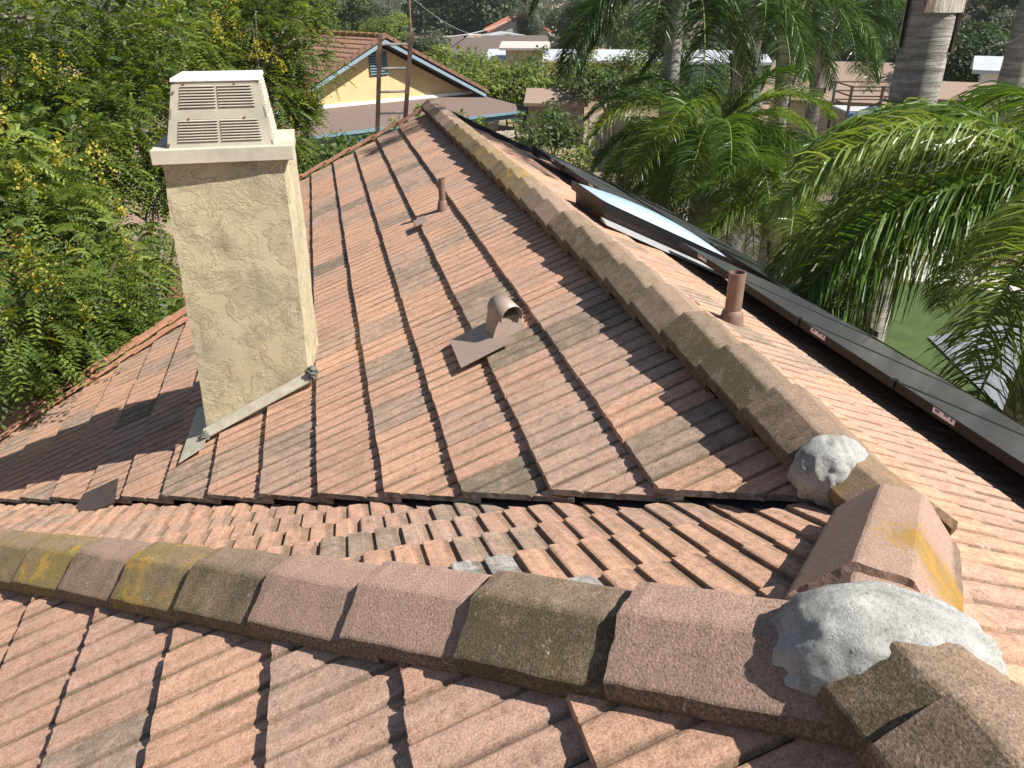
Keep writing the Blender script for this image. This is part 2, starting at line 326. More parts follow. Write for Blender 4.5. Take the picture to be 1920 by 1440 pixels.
def panel_mat():
    m, nt, bs = mat('solar_cells'); uv = N(nt, 'ShaderNodeUVMap', uv_map='UVMap')
    br = N(nt, 'ShaderNodeTexBrick'); br.offset = 0; br.squash = 1
    br.inputs['Scale'].default_value = 1; br.inputs['Mortar Size'].default_value = .003; br.inputs['Brick Width'].default_value = .158; br.inputs['Row Height'].default_value = .158
    br.inputs['Color1'].default_value = (.012,.014,.02,1); br.inputs['Color2'].default_value = (.018,.02,.028,1); br.inputs['Mortar'].default_value = (.10,.105,.11,1)
    nt.links.new(uv.outputs[0], br.inputs[0])
    wv = N(nt, 'ShaderNodeTexWave'); wv.inputs['Scale'].default_value = 6.2; nt.links.new(uv.outputs[0], wv.inputs[0])
    wr = ramp(nt, [(.96, (0,0,0)), (1, (1,1,1))], wv.outputs[1]); n = noise(nt, 3, 5, .7, uv.outputs[0])
    c = mixc(nt, mth(nt, 'MULTIPLY', wr.outputs[0], .3), br.outputs[0], (.2,.2,.2))
    c = mixc(nt, mth(nt, 'MULTIPLY', n.outputs[0], .12), c, (.3,.29,.27))
    nt.links.new(c, bs.inputs['Base Color']); bs.inputs['Roughness'].default_value = .35; bs.inputs['Specular IOR Level'].default_value = .8
    bs.inputs['Coat Weight'].default_value = .15; bs.inputs['Coat Roughness'].default_value = .12
    return m
M_PANEL = panel_mat()
def plain(name, col, rough=.5, spec=.4):
    m, nt, bs = mat(name); bs.inputs['Base Color'].default_value = (*col, 1); bs.inputs['Roughness'].default_value = rough; bs.inputs['Specular IOR Level'].default_value = spec; return m
M_STICK = plain('white_sticker', (.72,.68,.70), .5); M_INK = plain('sticker_print', (.12,.12,.16), .6)
M_DOME = plain('milky_blue_acrylic', (.40,.51,.64), .2, .6)

# ================================================================== OUR ROOF
A1, A2, B, T = 2.117, 1.41, .62, .477
zL1 = lambda s: H-A1+T*s
zL2 = lambda s: H-A2+T*s
zR = lambda s: H-B-T*s
zW = lambda s, r: H-.646+.029*s-.485*r
sK = (A1-B)/2/T; zK = zL1(sK)
sJ = (A2-B)/2/T; zJ = zL2(sJ)
rK = (-.646+.029*sK-(zK-H))/.485; rJ = (-.646+.029*sJ-(zJ-H))/.485
house = empty('tiled_house', (0, 4, 0), 'ribbed terracotta tile roofed house in the foreground with stucco chimney and mossy ridge tiles', 'house')

PROF_A = []                                # (x, height, groove) over one 0.305 m tile: three wide flat ribs
PROF_B = []
for k in range(3):
    o = k*.1013
    PROF_A += [(o+.001, 0, 1), (o+.008, 0, 1), (o+.0120, .0085, .7), (o+.0165, .0102, .08), (o+.034, .0105, 0), (o+.072, .0105, 0), (o+.0900, .0102, .1), (o+.0965, .0078, .7)]
    PROF_B += [(o+.001, 0, .8), (o+.012, .0, .8), (o+.0128, .0112, .35), (o+.020, .0118, 0), (o+.066, .0118, 0), (o+.072, .0095, .5), (o+.094, .0035, .9)]
PROF_A[0] = (.002, -.004, 1); PROF_A.append((.302, -.004, 1)); PROF_B[0] = (.002, -.003, 1); PROF_B.append((.302, .0, 1))
def slope(name, U, D, zplane, nrange, s_of, urange, clipsets, tilt=.375, seed=1, lift=.0, jit=1.0, wth=.82, skip=None, hk=.62, tint=None, PROF=PROF_A):
    """courses of concrete tiles. U: horizontal unit vector along the course; D: horizontal unit vector downhill.
       zplane(point)->z of the butt edges; s_of(n)->distance along D of the butt line; clipsets: convex plan areas kept"""
    U = Vector((*U, 0)); D = Vector((*D, 0)); outbm = bmesh.new(); K = len(PROF); L = .395
    for clips in clipsets:
        V = []; F = []; tid = []; grv = []; uvs = []
        for n in nrange:
            d0 = s_of(n); off = (.1525 if n % 2 else 0); crs = random.Random(seed*97+n).uniform(-.08, .08)
            for iu in range(int((urange[1]-urange[0])/.305)+2):
                u = urange[0]+off+(iu-1)*.305; rnd = random.Random(seed*100003+n*1009+iu)
                c = U*(u+.15)+D*d0
                if not all((c.x*a+c.y*b) > k-.5*math.hypot(a, b) for a, b, k in clips): continue
                if skip and skip(c): continue
                t = rnd.random()**1.1*.72 if rnd.random() < wth else rnd.uniform(.72, 1)
                t = min(1, max(0, t+crs))
                if tint: t = tint(c, t)
                ou = rnd.uniform(0, 50); ov = rnd.uniform(0, 50)
                jl = rnd.uniform(-.001, .003)*jit; jv = rnd.uniform(-.003, .003)*jit; jr = rnd.uniform(-.003, .003)*jit
                n0 = len(V); z0 = zplane(c)
                for row, vv in ((0, 0.), (1, L)):
                    for (x, h, g) in PROF:
                        p = U*(u+x)+D*(d0-vv+jv+jr*(x-.15)/.15+(rnd.uniform(-.0025, .002)*jit if row == 0 else 0))
                        z = zplane(U*(u+x)+D*d0)+tilt*vv+(h-.0105)*hk+lift+jl*(1-vv/L)
                        V.append((p.x, p.y, z)); grv.append(g); uvs.append((x+ou, vv+ov))
                for row in (0, 1):
                    for i, (x, h, g) in enumerate(PROF):
                        q = V[n0+row*K+i]; V.append((q[0], q[1], q[2]-.024-h*.7*hk)); grv.append(.3); uvs.append((x+ou, ov))
                for i in range(K-1):
                    a = n0+i; b = n0+2*K+i
                    F += [(a, a+1, a+K+1, a+K), (b+1, b, b+K, b+K+1), (b, b+1, a+1, a), (a+K, a+K+1, b+K+1, b+K)]; tid += [t]*4
                a = n0; b = n0+2*K; F.append((a, a+K, b+K, b)); a = n0+K-1; b = n0+3*K-1; F.append((a+K, a, b, b+K)); tid += [t]*2
        me = bpy.data.meshes.new('part'); me.from_pydata(V, [], F)
        a = me.attributes.new('tid', 'FLOAT', 'FACE'); a.data.foreach_set('value', tid)
        a = me.attributes.new('grv', 'FLOAT', 'POINT'); a.data.foreach_set('value', grv)
        ul = me.uv_layers.new(name='UVMap'); li = np.zeros(len(me.loops), dtype=np.int32); me.loops.foreach_get('vertex_index', li)
        ul.data.foreach_set('uv', np.array(uvs, dtype=np.float32)[li].reshape(-1)); me.update()
        bm = bmesh.new(); bm.from_mesh(me)
        for (ca, cb, ck) in clips:             # keep ca*x+cb*y > ck
            nn = math.hypot(ca, cb); co = Vector((ca*ck/nn/nn, cb*ck/nn/nn, 0)); no = Vector((ca/nn, cb/nn, 0))
            res = bmesh.ops.bisect_plane(bm, geom=bm.verts[:]+bm.edges[:]+bm.faces[:], plane_co=co, plane_no=no, clear_inner=True, dist=1e-6)
            cut = [e for e in res['geom_cut'] if isinstance(e, bmesh.types.BMEdge) and e.is_valid]
            try:
                fr = bmesh.ops.holes_fill(bm, edges=cut, sides=0); ly = bm.faces.layers.float['tid']
                for f in fr['faces']: f[ly] = 2.0
            except Exception: pass
        bmesh.ops.recalc_face_normals(bm, faces=bm.faces[:])
        bm.to_mesh(me); bm.free(); outbm.from_mesh(me); bpy.data.meshes.remove(me)
    me = bpy.data.meshes.new(name); outbm.to_mesh(me); outbm.free(); me.update()
    return link(name, me, M_TILE, house)
def plane_patch(name, pts, m, thick=.02, parent=house):
    n = len(pts); top = [Vector(p) for p in pts]; bot = [p-Vector((0,0,thick)) for p in top]
    return MB().add(top+bot, [tuple(range(n)), tuple(range(2*n-1, n-1, -1))]+[(i, n+i, n+(i+1)%n, (i+1)%n) for i in range(n)]).build(name, m, parent)
E0 = 1.069
RAKE = 11.52
# main left slope: courses along r, downhill -s
cutv = (2.169+.923*1.069)                 # valley edge: r + .923 s > cutv
# rake 2 line through (-1.535,7.89) and (-3.284,7.30); jog at s=-1
slope('main_roof_slope', (0,1), (-1,0), lambda p: zL1(p.x), range(0, 18), lambda n: -(E0-.32*n), (1.0, 12.0),
      [[(.923, 1, cutv), (1, 0, -1.02), (0, -1, -RAKE), (-1, 0, -(sK-.02))],
       [(.923, 1, cutv), (-1, 0, 1.02), (.337, -1, -(7.89+.337*1.535))]], seed=3, wth=.88)
# near left slope (one storey step higher)
slope('near_roof_slope', (0,1), (-1,0), lambda p: zL2(p.x), range(0, 15), lambda n: -(.366-.32*n), (-3.2, 6),
      [[(-1, -1, -(sJ+rJ)), (-1, 0, -(sJ-.01))]], seed=5, wth=.86, tint=lambda c, t: .97 if (.2 < c.x < .5 and 1.0 < c.y < 1.35) else t)
# slope falling away behind the hip
slope('rear_roof_slope', (1,0), (0,1), lambda p: zW(p.x, p.y), range(-3, 14), lambda n: rK-.085+.32*n, (-4.6, 2.0),
      [[(1, 1, sJ+rJ), (-.93, -1, -(cutv+.20)), (-1, 1, rK-sK)]], seed=6, wth=.97, jit=1.6, hk=1.05, PROF=PROF_B, tint=lambda c, t: 2. if (abs(c.x-.02) < .34 and abs(c.y-1.88) < .13) or (abs(c.x-.45) < .12 and abs(c.y-1.47) < .14) else t)
slope('right_roof_slope', (0,1), (1,0), lambda p: zR(p.x), range(0, 22), lambda n: sJ+.27+.32*n, (-3.2, 11.6),
      [[(1, -1, sK-rK), (0, -1, -rK), (1, 0, sJ), (-1, 0, -5.02)], [(0, 1, rK), (0, -1, -RAKE), (1, 0, sK), (-1, 0, -5.02)]], seed=8, wth=.97)
# roof deck under the tiles
lo = .075
plane_patch('roof_deck', [(sK, rK, zK-lo), (sK, RAKE-.05, zK-lo), (-1.0, RAKE-.05, zL1(-1)-lo), (-1.0, 7.6, zL1(-1)-lo), (-4.3, 6.9, zL1(-4.3)-lo), (-4.3, 7.3-.3, zL1(-4.3)-lo), (-4.3, 3.117+4.3, zL1(-4.3)-lo)][:5]+[(-3.6, sK+rK+3.6, zL1(-3.6)-lo)][:0]+[(-3.3, sK+rK+3.3, zL1(-3.3)-lo)], M_LINER)
plane_patch('roof_deck', [(sJ, rJ, zJ-lo), (sJ, -3, zJ-lo), (-4.3, -3, zL2(-4.3)-lo), (-4.3, rJ+sJ+4.3, zL2(-4.3)-lo)], M_LINER)
plane_patch('roof_deck', [(sJ, -3, zJ-lo), (sJ, rJ, zJ-lo), (sK, rK, zK-lo), (sK, RAKE-.05, zK-lo), (4.95, RAKE-.05, zR(4.95)-lo), (4.95, -3, zR(4.95)-lo)][::-1], M_LINER)
plane_patch('roof_deck', [(sJ, rJ, zJ-lo-.02), (-3.6, sJ+rJ+3.6, zW(-3.6, sJ+rJ+3.6)-lo), (-3.0, sK+rK+3.0+.3, zW(-3, sK+rK+3.3)-lo), (sK, rK+.3, zW(sK, rK+.3)-lo)], M_LINER)
# dark metal pan at the open end of the valley
def L1pt(s, r, h=0): return Vector((s, r, zL1(s)+h))
# walls below the eaves
wl = MB()
wl.box((.35, 1.0, (H-3.35)/2-.2), (8.5, 7.5, H-3.35)); wl.box((1.85, 8.05, (H-3.35)/2-.2), (5.5, 6.5, H-3.35))
wl.build('house_wall', M_BEIGE, house)
g = MB(); g.add([(-.95, 11.45, 1.5), (4.6, 11.45, 1.5), (4.6, 11.45, zR(4.6)-.2), (sK, 11.45, zK-.2), (-.95, 11.45, zL1(-.95)-.2),
                 (-.95, 11.3, 1.5), (4.6, 11.3, 1.5), (4.6, 11.3, zR(4.6)-.2), (sK, 11.3, zK-.2), (-.95, 11.3, zL1(-.95)-.2)],
                [(0,1,2,3,4), (9,8,7,6,5), (0,5,6,1), (1,6,7,2), (2,7,8,3), (3,8,9,4), (4,9,5,0)]).build('gable_wall', M_BEIGE, house)

# ---------------- ridge and hip tiles
CAPX = [(-.156, -.114), (-.153, -.082), (-.149, -.077), (-.052, -.002), (-.044, 0), (.044, 0), (.052, -.002), (.149, -.077), (.153, -.082), (.156, -.114)]
def cap_mesh(L=.46, wn=1.0, wf=.95, seed=0, prof=None):
    rnd = random.Random(seed); rows = 16; V = []; F = []; P0_ = prof or CAPX; P = []
    for (a, b) in zip(P0_[:-1], P0_[1:]):
        k = max(1, int(math.hypot(b[0]-a[0], b[1]-a[1])/.022)); P += [(a[0]+(b[0]-a[0])*i/k, a[1]+(b[1]-a[1])*i/k) for i in range(k)]
    P.append(P0_[-1]); K = len(P); from mathutils import noise as mn
    for i in range(rows):
        y = -L*i/(rows-1); k = wn+(wf-wn)*i/(rows-1)
        e = rnd.uniform(-.0015, .0015)
        for (x, z) in P:
            q = mn.noise(Vector((x*22, y*22, seed*5.3)))*.0022+mn.noise(Vector((x*90, y*90, seed*2.3)))*.0011
            V.append((x*k+q, y+(rnd.uniform(-.0035, .002) if i in (0, rows-1) else 0), z*k+e*.3+q-(.0025 if i in (0,) else 0)))
    for i in range(rows):
        y = -L*i/(rows-1); k = wn+(wf-wn)*i/(rows-1)
        for (x, z) in P: V.append((x*k*.9, y, z*k-.026))
    o = rows*K
    for i in range(rows-1):
        for j in range(K-1):
            a = i*K+j; F.append((a, a+K, a+K+1, a+1)); b = o+a; F.append((b, b+1, b+K+1, b+K))
        a = i*K; F.append((a, o+a, o+a+K, a+K)); a = i*K+K-1; F.append((a, a+K, o+a+K, o+a))
    for j in range(K-1):
        F.append((j, j+1, o+j+1, o+j)); a = (rows-1)*K+j; F.append((a, o+a, o+a+1, a+1))
    me = bpy.data.meshes.new('ridge_tile'); me.from_pydata(V, [], F); me.update()
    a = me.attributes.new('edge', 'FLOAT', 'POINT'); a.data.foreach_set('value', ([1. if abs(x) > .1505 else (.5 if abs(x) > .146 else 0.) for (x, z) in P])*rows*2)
    me.materials.append(M_CAP); return me
CAPS = [cap_mesh(seed=i) for i in range(6)]
def cap(parent, p, d, col, me=None, lift=.03, roll=0, L=.385, scale=1.0, lab=None):
    """p: butt-end crest point, d: direction in which the butt faces (the cap runs back from p)"""
    d = Vector(d).normalized(); X = d.cross(Vector((0,0,1))).normalized(); Zv = X.cross(d)
    tl = math.atan2(lift, .46)             # butt end lifted over the next cap
    Mx = Matrix((X, d, Zv)).transposed().to_4x4()
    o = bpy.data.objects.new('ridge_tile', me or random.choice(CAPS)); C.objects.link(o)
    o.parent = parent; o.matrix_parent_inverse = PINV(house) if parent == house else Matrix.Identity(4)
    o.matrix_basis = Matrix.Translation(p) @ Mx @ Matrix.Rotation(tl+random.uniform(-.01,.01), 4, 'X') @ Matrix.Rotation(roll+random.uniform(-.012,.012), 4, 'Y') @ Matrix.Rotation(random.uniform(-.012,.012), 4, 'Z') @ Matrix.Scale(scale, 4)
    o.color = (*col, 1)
    if lab: o['label'] = lab
    return o
# main ridge: butt ends face +r? every nearer tile laps over the one beyond it
r = RAKE+.10; k = 0
r0 = 1.85
nodes = [r0+.385*i for i in range(26)]
for i, rr in enumerate(nodes):
    far = i/25.
    moss = .95 if 0 <= i < 9 else (.75 if i < 20 else .25)
    yl = 0.08 if i < 9 else (.75 if i < 19 else .12)
    if i in (8, 9): moss, yl = .6, .05
    cap(house, Vector((sK, min(rr+.385, RAKE+.12), zK+.100)), (0, 1, 0), (min(1, moss*random.uniform(.7,1.1)), yl*random.uniform(.4,1.2), random.uniform(.0,.5)), lift=.052)
# near ridge (above the near slope) – tiles run towards the camera and behind it
cap(house, Vector((sJ+.03, rJ-.05, zJ+.095)), (0, 1, 0), (.85, .1, .3), lift=.0, scale=1.02)
for i in range(1, 7):
    yb = rJ+.205-.385*i
    cap(house, Vector((sJ+.03, yb, zJ+.118)), (0, 1, 0), (.8 if i < 3 else .5, .05, .55), lift=.036, scale=1.06)
# left hip between near slope and rear slope
hd = Vector((-1, .965, -T)).normalized()
HC = [(.38,.0,.85),(1.0,.12,.3),(.3,.0,.9),(.36,.0,.85),(.85,.3,.3),(.75,.8,.2),(.6,.05,.5),(.5,.95,.25),(.75,.6,.2),(.4,.4,.3),(.3,.2,.4),(.5,.4,.4),(.5,.6,.3)]
for i in range(13):
    q = Vector((sJ, rJ, zJ+.084+.001*i))+hd*(.47+.368*i)
    cap(house, q, hd, HC[i], lift=.034, scale=1.04)
# short hip from the ridge junction down to the near junction
kd = Vector((sK-sJ, rK-rJ, zK-zJ)); kd.normalize()
cap(house, Vector((sK+.0, rK+.30, zK+.052)), (-.02, 1, -.02), (.6, .35, .4), lift=.0, scale=.86, L=.385)
BP = [(-.163,-.145), (-.160,-.115), (-.157,-.109), (-.058,-.003), (-.05,0), (.046,0), (.054,-.003), (.171,-.127), (.174,-.133), (.178,-.165)]
big = cap_mesh(.80, 1.0, 1.0, 91, BP); big.materials[0] = cap_material((.105, -.50, -.045))
Jc = Vector((sJ, rJ, zJ+.10))
cap(house, Jc+kd*1.02, kd, (.34, .0, .6), me=big, lift=.0, lab='widest ridge tile with an orange lichen patch')
cap(house, Jc+kd*.30-Vector((0,0,.018)), kd, (.3, .05, .6), me=cap_mesh(.20, 1.0, 1.0, 92, BP), lift=.0)

# ---------------- mortar
def mortar(c, rad, X, seed, name='mortar_patch', sub=5, cut=-.3, lab=None):
    from mathutils import noise as mn
    bm = bmesh.new(); bmesh.ops.create_icosphere(bm, subdivisions=sub, radius=1)
    bmesh.ops.delete(bm, geom=[v for v in bm.verts if v.co.z < cut-.15], context='VERTS')
    X = Vector(X).normalized(); Y = Vector((0,0,1)).cross(X); Zv = Vector((0,0,1))
    for v in bm.verts:
        p = v.co.copy(); s = Vector((seed*3.1, 0, 0))
        rim = max(0, .25-p.z)
        k = 1+.08*mn.noise(p*1.4+s)+.025*mn.noise(p*3.2+s)+.012*mn.noise(p*9+s)+.006*mn.noise(p*25+s)-.05*abs(mn.noise(p*2.3+s*2))+rim*.16*mn.noise(p*5+s)
        st = mn.noise(Vector((p.x*1.2, p.y*5, p.z*3))+s); k += .035*min(1, max(0, (st-.06)*18))
        q = p*k
        v.co = Vector(c)+X*q.x*rad[0]+Y*q.y*rad[1]+Zv*q.z*rad[2]
    me = bpy.data.meshes.new(name); bm.to_mesh(me); bm.free()
    o = link(name, me, M_MORTAR, house, True)
    if lab: o['label'] = lab
    return o
mortar((sJ+.025, rJ-.005, zJ-.015), (.195, .125, .135), (1, -.5, 0), 3, cut=.02, lab='large domed mortar patch where three ridges meet')
mortar((sK-.045, rK+.25, zK-.04), (.125, .135, .135), (.3, 1, 0), 21, cut=-.2, lab='small mortar patch at the end of the long ridge')
# ---------------- rake trim tiles
def rake(a, b, n, wd=.10, th=.03, seedcol=.3, lift=.03):
    a = Vector(a); b = Vector(b); d = (b-a)/n; m = MB(); col = []
    for i in range(n):
        p = a+d*i; q = a+d*(i+1.12)
        m.bar(p+Vector((0,0,lift+.018)), q+Vector((0,0,lift)), wd, th)
    o = m.build('rake_tile', simple('rake_tile_clay', (.40,.205,.13), .9, .25, 12, .3) if 'rake_tile_clay' not in bpy.data.materials else bpy.data.materials['rake_tile_clay'], house)
    return o
rake(L1pt(sK-.15, RAKE+.02), L1pt(-1.05, RAKE+.02), 7, .11)
rake(L1pt(-1.05, 7.89+.337*(1.535-1.05)), L1pt(-4.2, 7.89-.337*(4.2-1.535)), 10, .10)
rake(L1pt(-1.05, 7.60+.337*(1.535-1.05), .0), L1pt(-4.2, 7.60-.337*(4.2-1.535), .0), 7, .045, .02, lift=.02)
MB().bar((sK+.1, RAKE+.03, zR(sK+.1)), (5.0, RAKE+.03, zR(5.0)), .05, .12).build('rake_board', M_LINER, house)

# ---------------- chimney
ch = MB()
FL = (-.932, 4.70); FR = (-.245, 4.68); BR = (-.185, 5.26); BL = (-.935, 5.26)
def zb(p): return zL1(p[0])-.12
top = H-.80
tp = [(-.892, 4.715), (-.238, 4.69), (-.178, 5.25), (-.892, 5.25)]
ch.hexa([(FL[0],FL[1],zb(FL)), (FR[0],FR[1],zb(FR)), (BR[0],BR[1],zb(BR)), (BL[0],BL[1],zb(BL)), *[(x, y, top) for x, y in tp]])
chim = ch.build('chimney', M_STUC, house)
bm = bmesh.new(); bm.from_mesh(chim.data); bmesh.ops.subdivide_edges(bm, edges=bm.edges[:], cuts=40, use_grid_fill=True)
from mathutils import noise as mn
for v in bm.verts:
    q = mn.noise(v.co*3.1)*.010+mn.noise(v.co*9)*.004
    v.co += Vector((q, q, 0))
bm.to_mesh(chim.data); bm.free()
chim.data.polygons.foreach_set('use_smooth', [False]*len(chim.data.polygons))
def sub(o, parent): o.parent = parent; o.matrix_parent_inverse = Matrix.Identity(4); return o
def box_pts(x0, x1, y0, y1, z0, z1): return [(x0,y0,z0),(x1,y0,z0),(x1,y1,z0),(x0,y1,z0),(x0,y0,z1),(x1,y0,z1),(x1,y1,z1),(x0,y1,z1)]
c = MB().hexa(box_pts(-.93, -.172, 4.655, 5.29, H-.815, H-.735)).build('chimney_cap', M_CHCAP, None, bevel=.004); sub(c, chim)
# louvred metal shroud: frustum shell with slats
sb = [(-.845, 4.70), (-.275, 4.70), (-.275, 5.25), (-.845, 5.25)]; st_ = [(-.765, 4.735), (-.315, 4.735), (-.315, 5.19), (-.765, 5.19)]
z0, z1 = H-.735, H-.395
def sp(face, u, v, off=0):                 # point on a shroud face (u,v in 0..1)
    a, b = face, (face+1) % 4
    lo_ = Vector((*sb[a], z0)).lerp(Vector((*sb[b], z0)), u); hi = Vector((*st_[a], z1)).lerp(Vector((*st_[b], z1)), u)
    p = lo_.lerp(hi, v)
    nx = Vector((*sb[b], 0))-Vector((*sb[a], 0)); nrm = Vector((nx.y, -nx.x, 0)).normalized()
    return p+nrm*off
sh = MB(); slat = MB()
VB = [(0,.07),(.07,.40),(.40,.60),(.60,.93),(.93,1)]
for fc in range(4):
    for (v0, v1) in [(0,.08),(.43,.60),(.95,1)]:
        sh.hexa([sp(fc,0,v0), sp(fc,1,v0), sp(fc,1,v0,-.012), sp(fc,0,v0,-.012), sp(fc,0,v1), sp(fc,1,v1), sp(fc,1,v1,-.012), sp(fc,0,v1,-.012)])
    for (v0, v1) in [(.08,.43),(.60,.95)]:
        for (u0, u1) in [(0,.10),(.485,.515),(.90,1)]:
            sh.hexa([sp(fc,u0,v0,-.0003), sp(fc,u1,v0,-.0003), sp(fc,u1,v0,-.0117), sp(fc,u0,v0,-.0117), sp(fc,u0,v1,-.0003), sp(fc,u1,v1,-.0003), sp(fc,u1,v1,-.0117), sp(fc,u0,v1,-.0117)])
        ns = 8
        for (u0, u1) in [(.10,.485),(.515,.90)]:
            for i in range(ns):
                v = v0+(v1-v0)*(i+.3)/ns
                slat.hexa([sp(fc,u0,v,.006), sp(fc,u1,v,.006), sp(fc,u1,v+.028,-.012), sp(fc,u0,v+.028,-.012), sp(fc,u0,v+.012,.007), sp(fc,u1,v+.012,.007), sp(fc,u1,v+.036,-.011), sp(fc,u0,v+.036,-.011)])
sub(sh.build('shroud', M_SHROUD, None), chim); sub(slat.build('louvre', M_SHROUD, None), chim)
c = MB().hexa([(x, y, z1+.001) for x, y in [(-.772,4.728),(-.308,4.728),(-.308,5.197),(-.772,5.197)]]+[(x, y, z1+.018) for x, y in [(-.768,4.732),(-.312,4.732),(-.312,5.193),(-.768,5.193)]]).build('shroud_lid', M_TOPW, None); sub(c, chim)
c = MB().hexa(box_pts(-.68, -.42, 4.86, 5.08, z0+.001, z0+.16)).build('flue', M_DARK, None); sub(c, chim)
for (u, v) in [(.14,.97),(.72,.97),(.2,.45),(.77,.45),(.03,.85),(.02,.06)]:
    p = sp(0, u, v, .004); sub(MB().tube([p-Vector((0,.004,0)), p-Vector((0,-.004,0))], .006, 8).build('screw', M_PIPE, None), chim)
# step flashing at the foot of the chimney
fl = MB()
fl.hexa([(-.96,4.655,zL1(-.96)+.012), (-.23,4.635,zL1(-.23)+.02), (-.23,4.69,zL1(-.23)+.02), (-.96,4.71,zL1(-.96)+.02),
         (-.96,4.655,zL1(-.96)+.018), (-.23,4.635,zL1(-.23)+.03), (-.235,4.672,zL1(-.23)+.085), (-.955,4.692,zL1(-.96)+.075)])
fl.hexa([(-1.10,4.50,zL1(-1.10)+.018), (-.94,4.53,zL1(-.94)+.02), (-.935,5.2,zL1(-.94)+.02), (-1.07,5.2,zL1(-1.07)+.018),
         (-1.10,4.50,zL1(-1.10)+.023), (-.94,4.53,zL1(-.94)+.026), (-.935,5.2,zL1(-.94)+.026), (-1.07,5.2,zL1(-1.07)+.023)])
sub(fl.build('flashing', M_FLASH, None), chim)
for c_, rd in (((-.945, 4.66, zL1(-.945)+.03), (.03,.035,.03)), ((-.225, 4.66, zL1(-.225)+.06), (.035,.04,.05))):
    bm = bmesh.new(); bmesh.ops.create_icosphere(bm, subdivisions=3, radius=1)
    for v in bm.verts:
        k = 1+.5*mn.noise(v.co*3+Vector(c_)); v.co = Vector(c_)+Vector((v.co.x*rd[0]*k, v.co.y*rd[1]*k, v.co.z*rd[2]*k))
    me = bpy.data.meshes.new('sealant'); bm.to_mesh(me); bm.free(); sub(link('sealant', me, simple('grey_sealant', (.12,.12,.11), .9, .5, 30, .6), None), chim)
# ---------------- vents on the left slope
p0 = L1pt(.976, 6.80); v = MB(); v.tube([p0-Vector((0,0,.05)), p0+Vector((0,0,.25))], .030, 16, False); v.tube([p0+Vector((0,0,.25)), p0+Vector((0,0,.05))], .025, 16, False)
v.tube([p0-Vector((0,0,.03)), p0+Vector((0,0,.045)), p0+Vector((0,0,.06))], [.052,.040,.032], 16, False)
vp = v.build('vent_pipe', M_PIPE, house, True); vp['label'] = 'slim brown vent pipe farther up the left slope'
m = MB(); q = [L1pt(.70,6.55,.04), L1pt(.70,6.72,.04), L1pt(.80,6.72,.035), L1pt(.80,6.55,.035)]
m.hexa([x-Vector((0,0,.008)) for x in q]+q); m.build('pipe_flashing', M_HOOD, house)
# round exhaust hood
hc = L1pt(.90, 3.98)
hood = MB(); HR = .070
pf = L1pt(.62, 3.70, .035); 
q = [L1pt(.605,3.76,.03), L1pt(.90,3.76,.02), L1pt(.90,4.14,.02), L1pt(.605,4.14,.03)]
hood.hexa([x-Vector((0,0,.004)) for x in q][::1]+q)
hp = hood.build('vent_flashing', M_HOOD, house); hp['label'] = 'flat brown metal flashing under the round exhaust hood'
hood = MB()
# hooded collar: body rises square to the roof, half-barrel on top with its mouth facing down-roof right
ax = Vector((.30, -.93, -.18)).normalized()          # mouth direction
sdv = ax.cross(Vector((0,0,1))).normalized(); upv = sdv.cross(ax)
n = 22; arc0 = []; arc1 = []; arc2 = []; arc3 = []
base = hc+Vector((.0, 0, .115))
for i in range(n+1):
    t = math.pi*(-.12+1.24*i/n)
    o_ = sdv*math.cos(t)*HR+upv*math.sin(t)*HR
    arc0.append(base+o_+ax*.085); arc1.append(base+o_*1.0-ax*.075); arc2.append(base+o_*.94+ax*.085); arc3.append(base+o_*.94-ax*.075)
vs = arc0+arc1+arc2+arc3; m_ = n+1; fs = []
for i in range(n):
    fs += [(i, i+1, m_+i+1, m_+i), (2*m_+i+1, 2*m_+i, 3*m_+i, 3*m_+i+1), (i+1, i, 2*m_+i, 2*m_+i+1)]
fs.append(tuple(range(m_, 2*m_)))
hood.add(vs, fs)
lo2 = [hc+Vector((x, y, -.06+T*(x))) for x, y in ((-.112,-.085), (.112,-.085), (.112,.085), (-.112,.085))]
cen = base-upv*.012
hi2 = [cen-sdv*HR*.95+ax*.05, cen+sdv*HR*.95+ax*.05, cen+sdv*HR*.95-ax*.07, cen-sdv*HR*.95-ax*.07]
def ordr(pts): 
    c0 = sum(pts, Vector())/4; return sorted(pts, key=lambda p: math.atan2(p.y-c0.y, p.x-c0.x))
hood.hexa(ordr(lo2)+ordr(hi2))
hd_o = hood.build('exhaust_hood', M_HOOD, house, True); hd_o['label'] = 'round brown exhaust hood in the middle of the left slope'
for p in hd_o.data.polygons: p.use_smooth = len(p.vertices) == 4 and p.index < n*3
# raised dark valley pan
pan = MB()
a_, b_ = Vector((1.45, 1.72)), Vector((-2.05, 4.98))
for i in range(24):
    p = a_.lerp(b_, i/24); q = a_.lerp(b_, (i+1.02)/24)
    off = Vector((.05, .05)); 
    zz = lambda s, r: max(H-.646+.029*s-.485*r, zL1(s)-.03)-.07
    pts = [p-off*1.2, q-off*1.2, q+off*1.5, p+off*1.5]
    pan.hexa([(*x, zz(x.x, x.y)-.02) for x in pts]+[(*x, zz(x.x, x.y)) for x in pts])
pan.build('valley_metal', M_LINER, house)
q = [L1pt(-1.82, 4.52, .035), L1pt(-1.50, 4.42, .03), L1pt(-1.55, 4.75, .03), L1pt(-1.80, 4.80, .03)]
MB().hexa([x-Vector((0,0,.012)) for x in q]+q).build('valley_end_pan', M_PAN, house)
